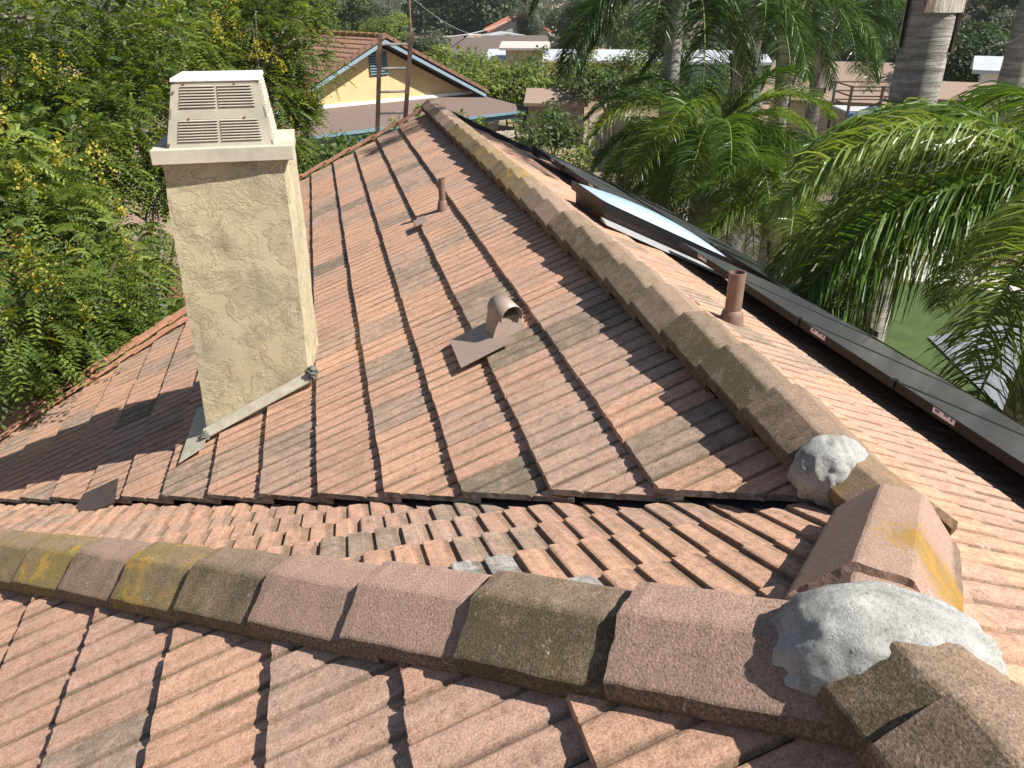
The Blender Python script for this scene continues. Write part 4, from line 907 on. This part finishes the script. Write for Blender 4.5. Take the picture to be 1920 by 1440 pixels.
# ---------------- palms
def palm(label, x, y, hgt, rt, nf, L, matl, seed, zbase=None, boots=0, rtop=None, droop=1.0, az0=None, hang=.62, ncol=0.5, lean=(0,0), cutaz=None, elev=(-.1,1.15), shaftlen=.9):
    rnd = random.Random(seed); g0 = gz(x, y) if zbase is None else zbase; t = empty('queen_palm', (x, y, g0), label, 'palm tree', 'queen palms in the yard right of the roof')
    top = Vector((x+lean[0], y+lean[1], g0+hgt)); b0 = Vector((x, y, g0)); m = MB(); pts = []; rad = []
    for i in range(40):
        u = i/39; pts.append(b0.lerp(top, u)-Vector((0,0,.2))*(i == 0)); rad.append(rt*(1.18-.28*u+.015*(i % 2)+.25*math.exp(-u*9)))
    m.tube(pts, rad, 18); m.build('trunk', M_PTR, t, True)
    if boots:
        b = MB()
        for k in range(boots):
            u = k/boots; a = k*2.4+rnd.uniform(-.3,.3); z = top.z-shaftlen+shaftlen*1.1*u+rnd.uniform(-.12,.12); rr = rt*(1.05-.1*u); o = Vector((math.cos(a), math.sin(a), 0)); s_ = Vector((-o.y, o.x, 0))
            c0 = Vector((top.x, top.y, z)); w_ = rt*.95; ln = shaftlen*(.5+.25*rnd.random())
            rows = []
            for q in range(5):
                v = q/4; rows.append([c0+o*(rr+.02+.16*v*v)+Vector((0,0,ln*v))+s_*w_*(1-.6*v)*k2+o*(.0 if k2 == 0 else -.35*w_*(1-.6*v)) for k2 in (-1,0,1)])
            vs = [p for r_ in rows for p in r_]; vs += [p-o*.02 for p in vs]; fs = []
            for q in range(4):
                for k2 in range(2): a_ = q*3+k2; fs += [(a_, a_+1, a_+4, a_+3), (15+a_, 15+a_+3, 15+a_+4, 15+a_+1)]
            b.add(vs, fs)
        b.build('leaf_bases', M_BOOT, t, True)
    Q = []; R = []; st = MB()
    for k in range(nf):
        a = (az0 if az0 is not None else 0)+k*2.39996+rnd.uniform(-.2,.2); el = elev[0]+(elev[1]-elev[0])*((k+.5)/nf)+rnd.uniform(-.1,.1)
        if cutaz and cutaz(a): continue
        ho = Vector((math.cos(a), math.sin(a), 0)); Lf = L*rnd.uniform(.85,1.1); p = top+ho*rt*.6+Vector((0,0,.1)); dirv = (ho*math.cos(el)+Vector((0,0,1))*math.sin(el)).normalized(); rp = [p.copy()]; ds = [dirv.copy()]
        ns_ = 22
        for i in range(ns_):
            dirv = (dirv+Vector((0,0,-1))*(.045+.055*i/ns_)*droop*1.25+Vector((-.012,-.006,0))).normalized(); p = p+dirv*Lf/ns_; rp.append(p.copy()); ds.append(dirv.copy())
        st.tube(rp, [.026*(1-.85*i/ns_)+.003 for i in range(ns_+1)], 5, False)
        tone = rnd.uniform(0,.6)
        nl = 160
        rpA = np.array([tuple(q) for q in rp]); dsA = np.array([tuple(q) for q in ds])
        us = (.13+.87*(np.arange(nl)+RNG.random(nl)*.8)/nl)*ns_; i0 = np.minimum(us.astype(int), ns_-1); fr = (us-i0)[:,None]
        P0 = rpA[i0]*(1-fr)+rpA[i0+1]*fr; D0 = dsA[i0]
        for sg in (-1, 1):
            side = np.cross(D0, [0,0,1.]); side /= (np.linalg.norm(side, axis=1)[:,None]+1e-6); un = us/ns_
            ll = L*.25*(np.sin(np.pi*np.clip(un*.86+.12, 0, 1))**.55)*(.8+.35*RNG.random(nl))
            dv = side*sg*(.75+.3*RNG.random(nl))[:,None]+D0*(.55+.3*RNG.random(nl))[:,None]+np.array([0,0,1.])*((RNG.random(nl)-.15)*.75)[:,None]
            dv /= np.linalg.norm(dv, axis=1)[:,None]; w0 = .0068*(.8+.4*RNG.random(nl))*L/2.6*1.25; q0 = P0.copy(); seg = 4
            tn = np.clip(tone+.4*RNG.random(nl)+.05*RNG.normal(size=nl), 0, 1)
            wv = np.cross(dv, RNG.normal(size=(nl,3))*.5+D0); wv /= (np.linalg.norm(wv, axis=1)[:,None]+1e-6)
            for s_ in range(seg):
                q1 = q0+dv*(ll/seg)[:,None]; wA = w0*(1-.08*s_-(.25 if s_ > 2 else 0)); wB = w0*(1-.08*(s_+1)-(.62 if s_ == seg-1 else 0))
                Q.append(np.stack([q0-wv*wA[:,None], q0+wv*wA[:,None], q1+wv*wB[:,None], q1-wv*wB[:,None]], 1)); R.append(tn)
                dv = dv+np.array([-.05,-.02,-hang*(.8)])*(.35+.5*RNG.random(nl))[:,None]; dv /= np.linalg.norm(dv, axis=1)[:,None]; q0 = q1
    quads_obj('fronds', np.concatenate(Q), matl, t, np.concatenate(R))
    st.build('frond_stalks', simple('palm_stalk', (.13,.17,.035), .5, .2, 5, 0) if 'palm_stalk' not in bpy.data.materials else bpy.data.materials['palm_stalk'], t, True)
    return t
def pxy(px, py, d): p = at(px, py, d); return p.x, p.y, p.z
# near crown, bright
X, Y, Zc = pxy(2050, 410, 8.6); palm('bright queen palm whose crown hangs over the solar panels at the right', X, Y, Zc, .2, 46, 3.25, L_PALM, 11, zbase=0, hang=1.2, boots=8, elev=(-.02,.85), cutaz=lambda a: 178 < math.degrees(a) % 360 < 202)
X, Y, Zc = pxy(1730, 100, 11.2); palm('tall thick trunked palm with peeling pale leaf bases at the top right', X, Y, H+3.0, .27, 10, 2.8, L_PALM, 12, zbase=0, boots=20, elev=(.85,1.4), shaftlen=3.6)
X, Y, Zc = pxy(1328, 262, 15.5); palm('dark crowned queen palm in the middle, above the trellis', X, Y, Zc, .23, 44, 2.5, L_PALM, 13, zbase=0, boots=8, elev=(-.5,1.0))
X, Y, Zc = pxy(1275, -60, 16.5); palm('tall queen palm whose long fronds hang in from the top, left of the others', X, Y, Zc, .17, 15, 3.3, L_PALMD, 14, zbase=0, boots=6, elev=(-.3,1.2), droop=1.1)
X, Y, Zc = pxy(1408, 30, 18.5); palm('queen palm with shaggy brown leaf bases, left of the forked pair', X, Y, Zc, .20, 14, 2.8, L_PALMD, 15, zbase=0, boots=16, elev=(0,1.3), shaftlen=2.0)
X, Y, Zc = pxy(1492, 10, 20.0); palm('slender queen palm with pale leaf bases, second from the tan roof', X, Y, Zc, .17, 14, 2.8, L_PALMD, 16, zbase=0, boots=14, elev=(0,1.3), shaftlen=2.2)
X, Y, Zc = pxy(1552, 45, 24.0); palm('slender queen palm standing in front of the tan roof', X, Y, Zc, .20, 18, 2.8, L_PALMD, 17, zbase=0, boots=12, elev=(-.1,1.3), shaftlen=1.8)
X, Y, Zc = pxy(1470, 405, 14.6); palm('short young palm with peeling leaf bases beside the gravel', X, Y, Zc+.1, .17, 14, 2.3, L_PALM, 18, zbase=0, boots=12, elev=(-.2,1.2), shaftlen=1.0)
X, Y, Zc = pxy(1925, 60, 25.0); palm('palm with grey trunk at the right edge of the picture', X, Y, H+4, .34, 8, 2.6, L_PALM, 19, zbase=0, boots=6, elev=(.8,1.3))

# ---------------- yellow house
UH = Vector((.868, .497, 0)); BH = Vector((-.497, .868, 0)); ZV = Vector((0,0,1))
pk = at(705, 70, 36.4)
O = Vector((pk.x, pk.y, 0))
def hp_(u, b, z): return O+UH*u+BH*b+ZV*z
PKZ = pk.z; SL = .455; HW = 5.6; EZ = PKZ-SL*HW
yh = empty('yellow_house', hp_(0,4,0), 'yellow stucco house with brown tile gable roof and shingled patio cover', 'house')
m = MB(); wz = lambda u: PKZ-.30-SL*abs(u)
prof = [(-5.1, 0), (5.1, 0), (5.1, wz(5.1)), (0, wz(0)), (-5.1, wz(5.1))]
m.add([hp_(u, 0, z) for u, z in prof]+[hp_(u, 12, z) for u, z in prof], [(0,1,2,3,4), (9,8,7,6,5)]+[(i, i+5, (i+1) % 5+5, (i+1) % 5) for i in range(5)])
m.build('wall', M_WALLY, yh)
def barrel_slope(sg, name):
    """rows of curved tiles with a stepped course every 0.35 m"""
    V = []; F = []; nc = 17; nb = 80; Lb = 13.2
    for i in range(nc):
        for row in (0, 1):
            u = (i+row)*HW*1.03/nc; dz = .045 if row == 1 else 0
            for j in range(nb*4+1):
                b = -.75+Lb*j/(nb*4); V.append(hp_(sg*u, b, PKZ-SL*u+dz+.05*abs(math.sin(math.pi*j/4))))
    n_ = nb*4+1
    for i in range(nc):
        for j in range(n_-1): a = (2*i)*n_+j; F.append((a, a+1, a+n_+1, a+n_))
        if i < nc-1:
            for j in range(n_-1): a = (2*i+1)*n_+j; F.append((a, a+1, a+n_+1, a+n_))
    return MB().add(V, F).build(name, M_TILE2, yh)
rl_ = barrel_slope(-1, 'roof'); rr_ = barrel_slope(1, 'roof')
m = MB()
for sg in (-1, 1):
    m.hexa([hp_(sg*0,-.7,PKZ-.22), hp_(sg*HW,-.7,EZ-.22), hp_(sg*HW,-.64,EZ-.22), hp_(0,-.64,PKZ-.22), hp_(sg*0,-.7,PKZ-.06), hp_(sg*HW,-.7,EZ-.06), hp_(sg*HW,-.64,EZ-.06), hp_(0,-.64,PKZ-.06)])
m.build('barge_board', simple('pale_blue_trim', (.20,.28,.33), .6, .1, 4, .05), yh)
m = MB()
for sg in (-1, 1):
    m.hexa([hp_(0,-.62,PKZ-.12), hp_(sg*HW,-.62,EZ-.12), hp_(sg*HW,12.3,EZ-.12), hp_(0,12.3,PKZ-.12), hp_(0,-.62,PKZ-.02), hp_(sg*HW,-.62,EZ-.02), hp_(sg*HW,12.3,EZ-.02), hp_(0,12.3,PKZ-.02)])
m.build('soffit', M_SHING, yh)
m = MB()
n = 22
for i in range(n): 
    b = -.7+12.6*i/n; m.tube([hp_(0,b,PKZ+.07), hp_(0,b+.6,PKZ+.045)], [.13,.11], 8)
m.build('ridge_tile', simple('mossy_ridge_clay', (.22,.13,.05), .9, .4, 6, .3), yh)
m = MB()
for sg in (-1, 1):
    for i in range(16):
        u = i*HW/16; m.bar(hp_(sg*u,-.68,PKZ-SL*u+.10), hp_(sg*(u+HW/16*1.15),-.68,PKZ-SL*(u+HW/16*1.15)+.085), .16, .14)
m.build('rake_tile', M_TILE2, yh)
vt = MB(); vt.box(hp_(-.27,-.01,PKZ-1.05), (.36,.06,.95), (UH,BH,ZV)); vt.box(hp_(.27,-.01,PKZ-1.05), (.36,.06,.95), (UH,BH,ZV))
for k in range(8):
    for (a, b) in ((-.47,-.09),(.09,.47)): vt.bar(hp_(a,-.06,PKZ-1.45+.11*k), hp_(b,-.06,PKZ-1.45+.11*k), .04, .05, mi=1)
vt.build('gable_vent', [simple('dark_louvre', (.03,.05,.07), .6, .15, 5, .1), simple('blue_louvre', (.16,.23,.27), .6, .15, 5, .1)], yh)
PB = -2.75; PZ0 = PKZ-2.55; pe = at(962, 192, 36.5); 
uR = 6.8; uL = -6.2; zF = PKZ-3.22; zBk = PKZ-2.62
m = MB(); m.hexa([hp_(uL,PB,zF-.06), hp_(uR,PB,zF-.06), hp_(5.4,-.02,zBk-.06), hp_(uL,-.02,zBk-.06), hp_(uL,PB,zF), hp_(uR,PB,zF), hp_(5.4,-.02,zBk), hp_(uL,-.02,zBk)])
m.build('patio_roof', M_SHING, yh)
MB().bar(hp_(uL,PB-.05,zF-.05), hp_(uR+.05,PB-.05,zF-.05), .12, .10).build('gutter', simple('pale_blue_gutter', (.13,.22,.27), .5, .1, 4, 0), yh)
MB().bar(hp_(uL,PB+.1,zF-.21), hp_(uR-.1,PB+.1,zF-.21), .10, .22).build('beam', M_BLUE, yh)
MB().bar(hp_(uL,-.06,zBk+.05), hp_(5.3,-.06,zBk+.05), .05, .13).build('wall_flashing', M_WHT, yh)
for u in (-3.4, -1.15, .9, 6.3):
    p = MB(); p.box(hp_(u,PB+.1,(zF-.2)/2), (.13,.13,zF-.2), (UH,BH,ZV)).build('patio_post', M_BLUE, yh)
    for sg in (-1, 1): p = MB(); p.bar(hp_(u+sg*.05,PB+.1,zF-.95), hp_(u+sg*.6,PB+.1,zF-.33), .07, .09).build('brace', M_BLUE, yh)
MB().box(hp_(-.5,-.005,1.05), (7,.04,2.0), (UH,BH,ZV)).build('patio_door', M_GLASSD, yh)
m = MB(); m.tube([hp_(-2.3,3.0,PKZ-SL*2.3), hp_(-2.3,3.0,PKZ-SL*2.3+.45)], .07, 10).build('vent_pipe', simple('pinkish_vent', (.42,.24,.2), .7, .1, 5, 0), yh)
ac = empty('air_conditioner', hp_(5.35,-1.2,.9), 'white outdoor air conditioner unit beside the blue patio post', 'air conditioner')
MB().box(hp_(5.35,-1.2,1.25), (.9,.38,.75), (UH,BH,ZV)).build('case', M_WHT, ac); m = MB()
for k in range(9): m.bar(hp_(5.45,-1.40,.95+.07*k), hp_(5.78,-1.40,.95+.07*k), .015, .02)
m.build('grille', M_PIPE, ac); MB().box(hp_(5.35,-1.2,.44), (.8,.34,.86), (UH,BH,ZV)).build('stand', M_CONC, ac)
# ladder against the far gable
ld = empty('ladder', (1.0, 11.9, 0), 'old wooden ladder leaning on the far gable, its top two rungs in the sky view', 'ladder')
ld['label'] = 'old wooden ladder leaning against the far gable, rising above the rake'
A0, A1_ = Vector((.783, 11.78, H-1.70)), Vector((.912, 11.68, H-.41)); B0, B1 = Vector((1.205, 11.78, H-1.49)), Vector((1.339, 11.68, H-.412))
ex = lambda a, b, z: a+(b-a)*((z-a.z)/(b.z-a.z))
lf = MB(); a = ex(A0, A1_, H-1.9-0); d = (A1_-A0)
def ladder_low(P, Q): 
    d_ = (Q-P).normalized(); top_ = Q; k = (P.z-.1)/d_.z; foot = Vector((P.x-.25, P.y+1.1, 0)); return foot
for (P, Qt) in ((A0, A1_), (B0, B1)):
    foot = ladder_low(P, Qt); tt = foot+(Qt-foot)*1.0
    up_ = Vector((0,-1,.2)); MB().bar(foot, P, .04, .06, (1,0,0)).bar(P-(Qt-P).normalized()*.02, Qt, .04, .06, (1,0,0)).build('rail', M_WOODL, ld)
for z in (-.55, -.86, -1.17, -1.46):
    a = ex(A0, A1_, H+z); b = ex(B0, B1, H+z); MB().tube([a, b], .017, 10).build('rung', M_RUNG, ld)
for z in (-1.9, -2.3, -2.7, -3.1):
    fa = ladder_low(A0, A1_); fb = ladder_low(B0, B1); a = ex(fa, A0, H+z); b = ex(fb, B0, H+z); MB().tube([a, b], .017, 10).build('rung', M_RUNG, ld)

# ---------------- other buildings
def gable_house(label, px, py, d, w_, l_, wallh, rise, az, mw, mr, name='house', over=.4, zb=None, windows=0, cat='house', group=None, peak=None):
    c = at(px, py, d); g0 = gz(c.x, c.y) if zb is None else zb
    if peak is not None: wallh = at(px, peak, d).z-g0-rise
    wallh = max(wallh, .8); a = math.radians(az); X = Vector((math.cos(a), math.sin(a), 0)); Y = Vector((-X.y, X.x, 0)); O_ = Vector((c.x, c.y, g0))
    t = empty(name, O_, label, cat, group); P = lambda x, y, z: O_+X*x+Y*y+ZV*z
    m = MB(); pf_ = [(-w_/2,-.5), (w_/2,-.5), (w_/2,wallh), (0,wallh+rise), (-w_/2,wallh)]
    m.add([P(x,-l_/2,z) for x, z in pf_]+[P(x,l_/2,z) for x, z in pf_], [(0,1,2,3,4), (9,8,7,6,5)]+[(i, i+5, (i+1) % 5+5, (i+1) % 5) for i in range(5)]); m.build('wall', mw, t)
    k = rise/(w_/2)
    m = MB()
    for sg in (-1, 1):
        xo = w_/2+over; zo = wallh-k*over; q = [P(0,-l_/2-over,wallh+rise+.01), P(sg*xo,-l_/2-over,zo+.01), P(sg*xo,l_/2+over,zo+.01), P(0,l_/2+over,wallh+rise+.01)]
        m.hexa(q+[p+ZV*.14 for p in q])
    m.build('roof', mr, t)
    for i in range(windows):
        x = -w_/2+w_*(i+.5)/windows; f_ = MB().box(P(x,-l_/2-.03,wallh*.6), (w_/windows*.5, .06, wallh*.42), (X,Y,ZV)).build('window', M_WHT, t)
        sub(MB().box(P(x,-l_/2-.065,wallh*.6), (w_/windows*.42, .02, wallh*.34), (X,Y,ZV)).build('pane', M_GLASSD, None), f_)
    return t, P
gable_house('low brown shingle roofed house behind the green hedge', 900, 115, 74, 9, 11, 2.0, 1.3, 82, M_BEIGE, M_SHING2, peak=70)
gable_house('two storey grey house with a red clay tile roof', 968, 90, 100, 6.5, 8, 5.6, 1.5, -8, M_GREYW, M_RED, windows=3, peak=29)
gable_house('small white balcony house in front of the red roofed one', 945, 100, 84, 4, 4, 3.0, .3, -5, M_WHT, M_METALW, peak=63)
m_, P = gable_house('long low building with white metal roof behind the palm fronds', 1160, 150, 60, 6.5, 18, 1.3, .45, 72, M_BEIGE, M_METALW, name='carport', cat='building', peak=97)
gable_house('second low building with beige flat roof, nearer the hedge', 985, 140, 56, 3, 2.4, 1.0, .25, 72, M_BEIGE, M_CONC, name='carport', cat='building', peak=82)
gable_house('white roofed shed with pale green wall between the palm trunks', 1352, 160, 50, 3.2, 4, 1.5, .25, 70, simple('pale_green_wall', (.38,.50,.46), .8, .1, 4, 0), M_METALW, name='shed', cat='shed', peak=106)
gable_house('tan shingle roofed house behind the wooden deck', 1590, 195, 42, 6.4, 6.6, 1.2, 1.25, 54, M_BEIGE, M_TAN, peak=122)
gable_house('tan shingle roofed shed by the gate fence', 1045, 215, 39, 2.2, 2.6, 2.1, .45, 70, M_WOODG, M_TAN, name='shed', cat='shed', peak=172, over=.2)
gable_house('small navy blue shed near the top right', 1844, 76, 80, 1.8, 3, 1.5, .4, -25, simple('navy_siding', (.06,.09,.17), .7, .1, 4, 0), M_METALW, name='shed', cat='shed', peak=54, over=.15)
gable_house('white roofed house left of the navy shed', 1822, 70, 96, 3, 3, 2.2, .4, 60, M_WHT, M_METALW, peak=52)
gable_house('white gabled house at the top beside the cypress', 1797, 30, 140, 5, 6, 5, 1.6, 20, M_WHT, M_SHING2, windows=2, peak=14)
gable_house('grey house on the bank at the top, between palm crowns', 1640, 40, 85, 7, 6, 3.0, .8, -30, M_GREYW, M_SHING2, windows=3, peak=22)
gable_house('white building with tan roof at the right, in front of the dark trees', 1810, 235, 31, 3.0, 3.4, 1.8, .3, 50, M_WHT, M_TAN, peak=163)
gable_house('white roofed lean-to at the right edge under the dark trees', 1897, 130, 38, 1.8, 2.0, 1.6, .3, 50, M_WHT, M_METALW, name='lean_to', cat='building', peak=114)
hl = [(585,5,420),(745,28,380),(775,22,400),(640,4,500),(690,3,480),(712,25,360),(952,8,420),(560,8,350),(800,6,520),(668,18,390),(1010,12,450),(1060,8,430)]
words = ['far left end of the hillside, above the treetops','middle of the far hillside, left of the power pole','far hillside, just right of the power pole','top of the far hillside, left','top of the far hillside, centre left','lower far hillside beside the power pole','far hillside right of the dark evergreen','far hillside at its left edge','top of the far hillside above the dark evergreen','far hillside above the yellow house','far hillside beside the utility pole on the right','far hillside behind the top of the palm fronds']
for i, (px, py, d) in enumerate(hl):
    az = math.radians(0); c = at(px, py, d); c.z = gz(c.x, c.y)
    gable_house('tiny red roofed house, '+words[i] if i % 3 != 1 else 'tiny grey roofed house, '+words[i], px, py, d, 7, 11, 7.5, 2.0, i*37 % 180, M_WHT if i % 2 else M_BEIGE, M_RED if i % 3 != 1 else M_SHING2, group='small houses dotted over the far hillside', peak=py)
# stone chimney on the brown roof
c = at(886, 78, 74); MBs = MB(); MBs.box((c.x, c.y, c.z-.9), (1.4,1.0,3.0)); o = tag(MBs.build('stone_chimney', simple('pale_stone', (.42,.36,.31), .9, .4, 3, .5), None, bevel=.08), 'pale stone chimney on the brown shingle roof', 'chimney')
# utility poles and wires
def pole(px, pytop, pybase, d, lab):
    a = at(px, pytop, d); g0 = gz(a.x, a.y); t = empty('utility_pole', (a.x, a.y, g0), lab, 'utility pole', 'utility poles'); MB().tube([(a.x,a.y,g0-.3), (a.x,a.y,a.z)], [.16,.11], 8).build('pole', M_WOODL, t); MB().box((a.x,a.y,a.z-.5), (2.0,.12,.12)).build('crossarm', M_WOODL, t); return a
pa = pole(766, -20, 60, 88, 'utility pole rising behind the ladder'); pb = pole(988, -25, 30, 120, 'utility pole above the red roofed house')
def wire(a, b, sag, lab, r_=.03):
    pts = [a.lerp(b, i/24)-ZV*sag*4*(i/24)*(1-i/24) for i in range(25)]; tag(MB().tube(pts, r_, 6).build('wire', simple('grey_cable', (.3,.3,.3), .6, .1, 3, 0) if 'grey_cable' not in bpy.data.materials else bpy.data.materials['grey_cable'], None), lab, 'cable')
wire(at(808,70,62), at(1000,5,110), 1.0, 'thick overhead cable running up past the stone chimney', .05)
wire(pa-ZV*.5, pb-ZV*5.0, 2.5, 'thin overhead wire strung from the pole behind the ladder')
wire(at(1740,70,40), at(1835,62,55), .3, 'thin wire crossing below the navy shed', .02)
wire(at(1865,84,26), at(1935,52,20), .1, 'pale wire at the right edge', .015)
# ---------------- gate and fences
def board_fence(name, label, a, b, h, cat='fence', z0=0, rails=True, gap=.012, bw=.14, m=None, group=None):
    a = Vector((a.x, a.y, z0)); b = Vector((b.x, b.y, z0)); d = b-a; L = d.length; d.normalize(); Y = Vector((-d.y, d.x, 0)); t = empty(name, a, label, cat, group)
    mb = MB(); n = int(L/bw); rnd = random.Random(int(L*100))
    for i in range(n): mb.box(a+d*(i+.5)*bw+ZV*(h/2+rnd.uniform(-.01,.02)), (bw-gap, .018, h), (d,Y,ZV))
    mb.build('boards', m or M_WOODG, t)
    if rails:
        for zz_ in (.25, h-.25): MB().bar(a-Y*.03+ZV*zz_, b-Y*.03+ZV*zz_, .04, .09).build('rail', m or M_WOODG, t)
    for p in (a, b): MB().box(p+ZV*(h/2+.03)-Y*.05, (.1,.1,h+.06), (d,Y,ZV)).build('post', m or M_WOODG, t)
    return t
M_WOODP = simple('sun_bleached_wood', (.36,.31,.26), .85, .3, 3, .3)
board_fence('gate', 'sun bleached open wooden gate with a cross rail', at(1103,272,35), at(1148,265,35.6), 1.75, 'gate', m=M_WOODP)
board_fence('fence', 'shaded wooden fence to the right of the open gate', at(1150,263,35.8), at(1192,285,31.5), 1.9)
board_fence('fence', 'pale wooden fence below the air conditioner', at(905,262,32.5), at(968,255,33.5), 1.35, m=M_WOODP)
board_fence('fence', 'orange brown stained fence under the trees at the lower left', Vector((-6.2,7.2,0)), Vector((-9.5,13.5,0)), 1.8, m=simple('orange_stained_wood', (.22,.09,.04), .85, .4, 3, .3))
# ---------------- deck, tarpaulin
c = at(1630, 222, 36); g0 = gz(c.x, c.y); dX = Vector((math.cos(math.radians(-18)), math.sin(math.radians(-18)), 0)); dY = Vector((-dX.y, dX.x, 0)); dk = empty('wooden_deck', (c.x, c.y, g0), 'raised brown wooden deck with railings and a stair in front of the tan house', 'deck')
Dp = lambda x, y, z: Vector((c.x, c.y, g0+.95))+dX*x+dY*y+ZV*z
MB().box(Dp(.8,.8,1.15), (3.6,2.2,.12), (dX,dY,ZV)).build('platform', M_GREYW, dk)
M_RAILW = simple('dark_brown_rail', (.10,.065,.05), .8, .2, 5, .1)
for (x, y) in ((-1,-.3),(.2,-.3),(1.4,-.3),(2.6,-.3),(-1,1.9),(2.6,1.9)): MB().box(Dp(x,y,.62), (.09,.09,3.15), (dX,dY,ZV)).build('post', M_RAILW, dk)
for z in (1.45, 1.8, 2.15):
    MB().bar(Dp(-1,-.3,z), Dp(2.6,-.3,z), .06, .05).build('railing', M_RAILW, dk); MB().bar(Dp(-1,-.3,z), Dp(-1,1.9,z), .06, .05).build('railing', M_RAILW, dk); MB().bar(Dp(-1,1.9,z), Dp(2.6,1.9,z), .06, .05).build('railing', M_RAILW, dk)
MB().bar(Dp(.6,-.55,1.2), Dp(-.9,-.55,.1), .5, .08).build('stair', M_RAILW, dk)
for z in (.5, .9): MB().bar(Dp(.6,-.8,1.2+z), Dp(-.9,-.8,.1+z), .06, .05).build('railing', M_RAILW, dk); MB().bar(Dp(-.9,-.8,.1+z), Dp(-2.2,-.8,.1+z), .06, .05).build('railing', M_RAILW, dk)
for x in (-.9,-1.6,-2.2): MB().box(Dp(x,-.8,.02), (.07,.07,1.95), (dX,dY,ZV)).build('post', M_RAILW, dk)
def lump(name, px, py, d, rad, m, lab, cat, seed, flat=.7):
    c = at(px, py, d); bm = bmesh.new(); bmesh.ops.create_icosphere(bm, subdivisions=4, radius=1)
    for v in bm.verts:
        k = 1+.25*mn.noise(v.co*1.6+Vector((seed,0,0)))+.12*abs(mn.noise(v.co*4+Vector((seed,0,0)))); v.co = c+Vector((v.co.x*rad*k, v.co.y*rad*k, max(-.6, v.co.z)*rad*flat*k))
    me = bpy.data.meshes.new(name); bm.to_mesh(me); bm.free(); return tag(link(name, me, m, None), lab, cat)
lump('tarpaulin', 1638, 228, 33.5, .85, M_TARP, 'bright blue tarpaulin heaped beside the wooden deck', 'tarpaulin', 3, .55)
lump('white_sack', 1642, 252, 31, .42, M_WHT, 'white bundle on the dirt in front of the blue tarpaulin', 'bundle', 5, .6)
# ---------------- porch with white posts and pillar wall by the gravel
c = at(1520, 455, 18.2); pv = empty('garden_porch', (c.x, c.y, 0), 'beige porch with square pillar bases and white posts beside the gravel', 'porch')
aX = Vector((.76, .65, 0)).normalized(); aY = Vector((-aX.y, aX.x, 0)); Pp = lambda x, y, z: Vector((c.x, c.y, 0))+aX*x+aY*y+ZV*z
for x in (-.55, 1.7): MB().box(Pp(x,0,.55), (.62,.62,1.1), (aX,aY,ZV)).build('pillar_base', M_BEIGE, pv, bevel=.01); MB().box(Pp(x,0,1.13), (.72,.72,.07), (aX,aY,ZV)).build('pillar_cap', M_WHT, pv); MB().box(Pp(x,0,1.75), (.26,.26,1.2), (aX,aY,ZV)).build('white_post', M_WHT, pv)
MB().box(Pp(.55,1.6,1.2), (5.5,.15,2.4), (aX,aY,ZV)).build('wall', M_BEIGE, pv)
for x in (-.6, .6, 1.8): MB().box(Pp(x,1.50,1.35), (.95,.04,1.1), (aX,aY,ZV)).build('window_frame', M_WHT, pv); MB().box(Pp(x,1.475,1.35), (.78,.02,.94), (aX,aY,ZV)).build('window_pane', M_GLASSD, pv)
MB().box(Pp(.6,.7,2.42), (5.8,2.4,.14), (aX,aY,ZV)).build('porch_roof', M_SHING, pv)
# trellis with red flowers
a = at(1262, 452, 20); b = at(1340, 455, 21.5); a.z = b.z = 0; d = (b-a); L = d.length; d.normalize(); tr = empty('trellis', a, 'white garden lattice with red bougainvillea behind it', 'trellis')
m = MB()
for i in range(int(L/.16)+1): m.bar(a+d*i*.16, a+d*i*.16+ZV*2.1, .02, .03, (1,0,0))
for k in range(13): m.bar(a+ZV*(.1+k*.16), b+ZV*(.1+k*.16), .02, .03)
m.build('lattice', M_WHT, tr)
L_RED = leaf_material('red_bract', [(0,(.08,.03,.02)),(.35,(.05,.07,.02)),(.6,(.30,.02,.03)),(1,(.5,.04,.05))])
shrub('red flowering bougainvillea behind the white lattice', [(1285,430,20.8,.7),(1320,420,21.8,.8),(1345,400,22.3,.6),(1300,380,21.5,.6)], L_RED, 61, .10, 420, name='bougainvillea')
far_tree('leafy bush behind the white lattice and palm trunk', 1380, 330, 24, 1.6, L_MD, 62)

# ---------------- the air
hz = MB().hexa([(-9000,-2000,-64), (9000,-2000,-64), (9000,9000,-64), (-9000,9000,-64), (-9000,-2000,75), (9000,-2000,75), (9000,9000,75), (-9000,9000,75)])
m = bpy.data.materials.new('air_haze'); m.use_nodes = True; nt_ = m.node_tree; nt_.nodes.remove(nt_.nodes['Principled BSDF'])
v_ = nt_.nodes.new('ShaderNodeVolumePrincipled'); v_.inputs['Density'].default_value = .00035; v_.inputs['Color'].default_value = (.86,.92,1,1); v_.inputs['Anisotropy'].default_value = .3
nt_.links.new(v_.outputs[0], nt_.nodes['Material Output'].inputs['Volume'])
tag(hz.build('haze', m, None), kind='stuff')
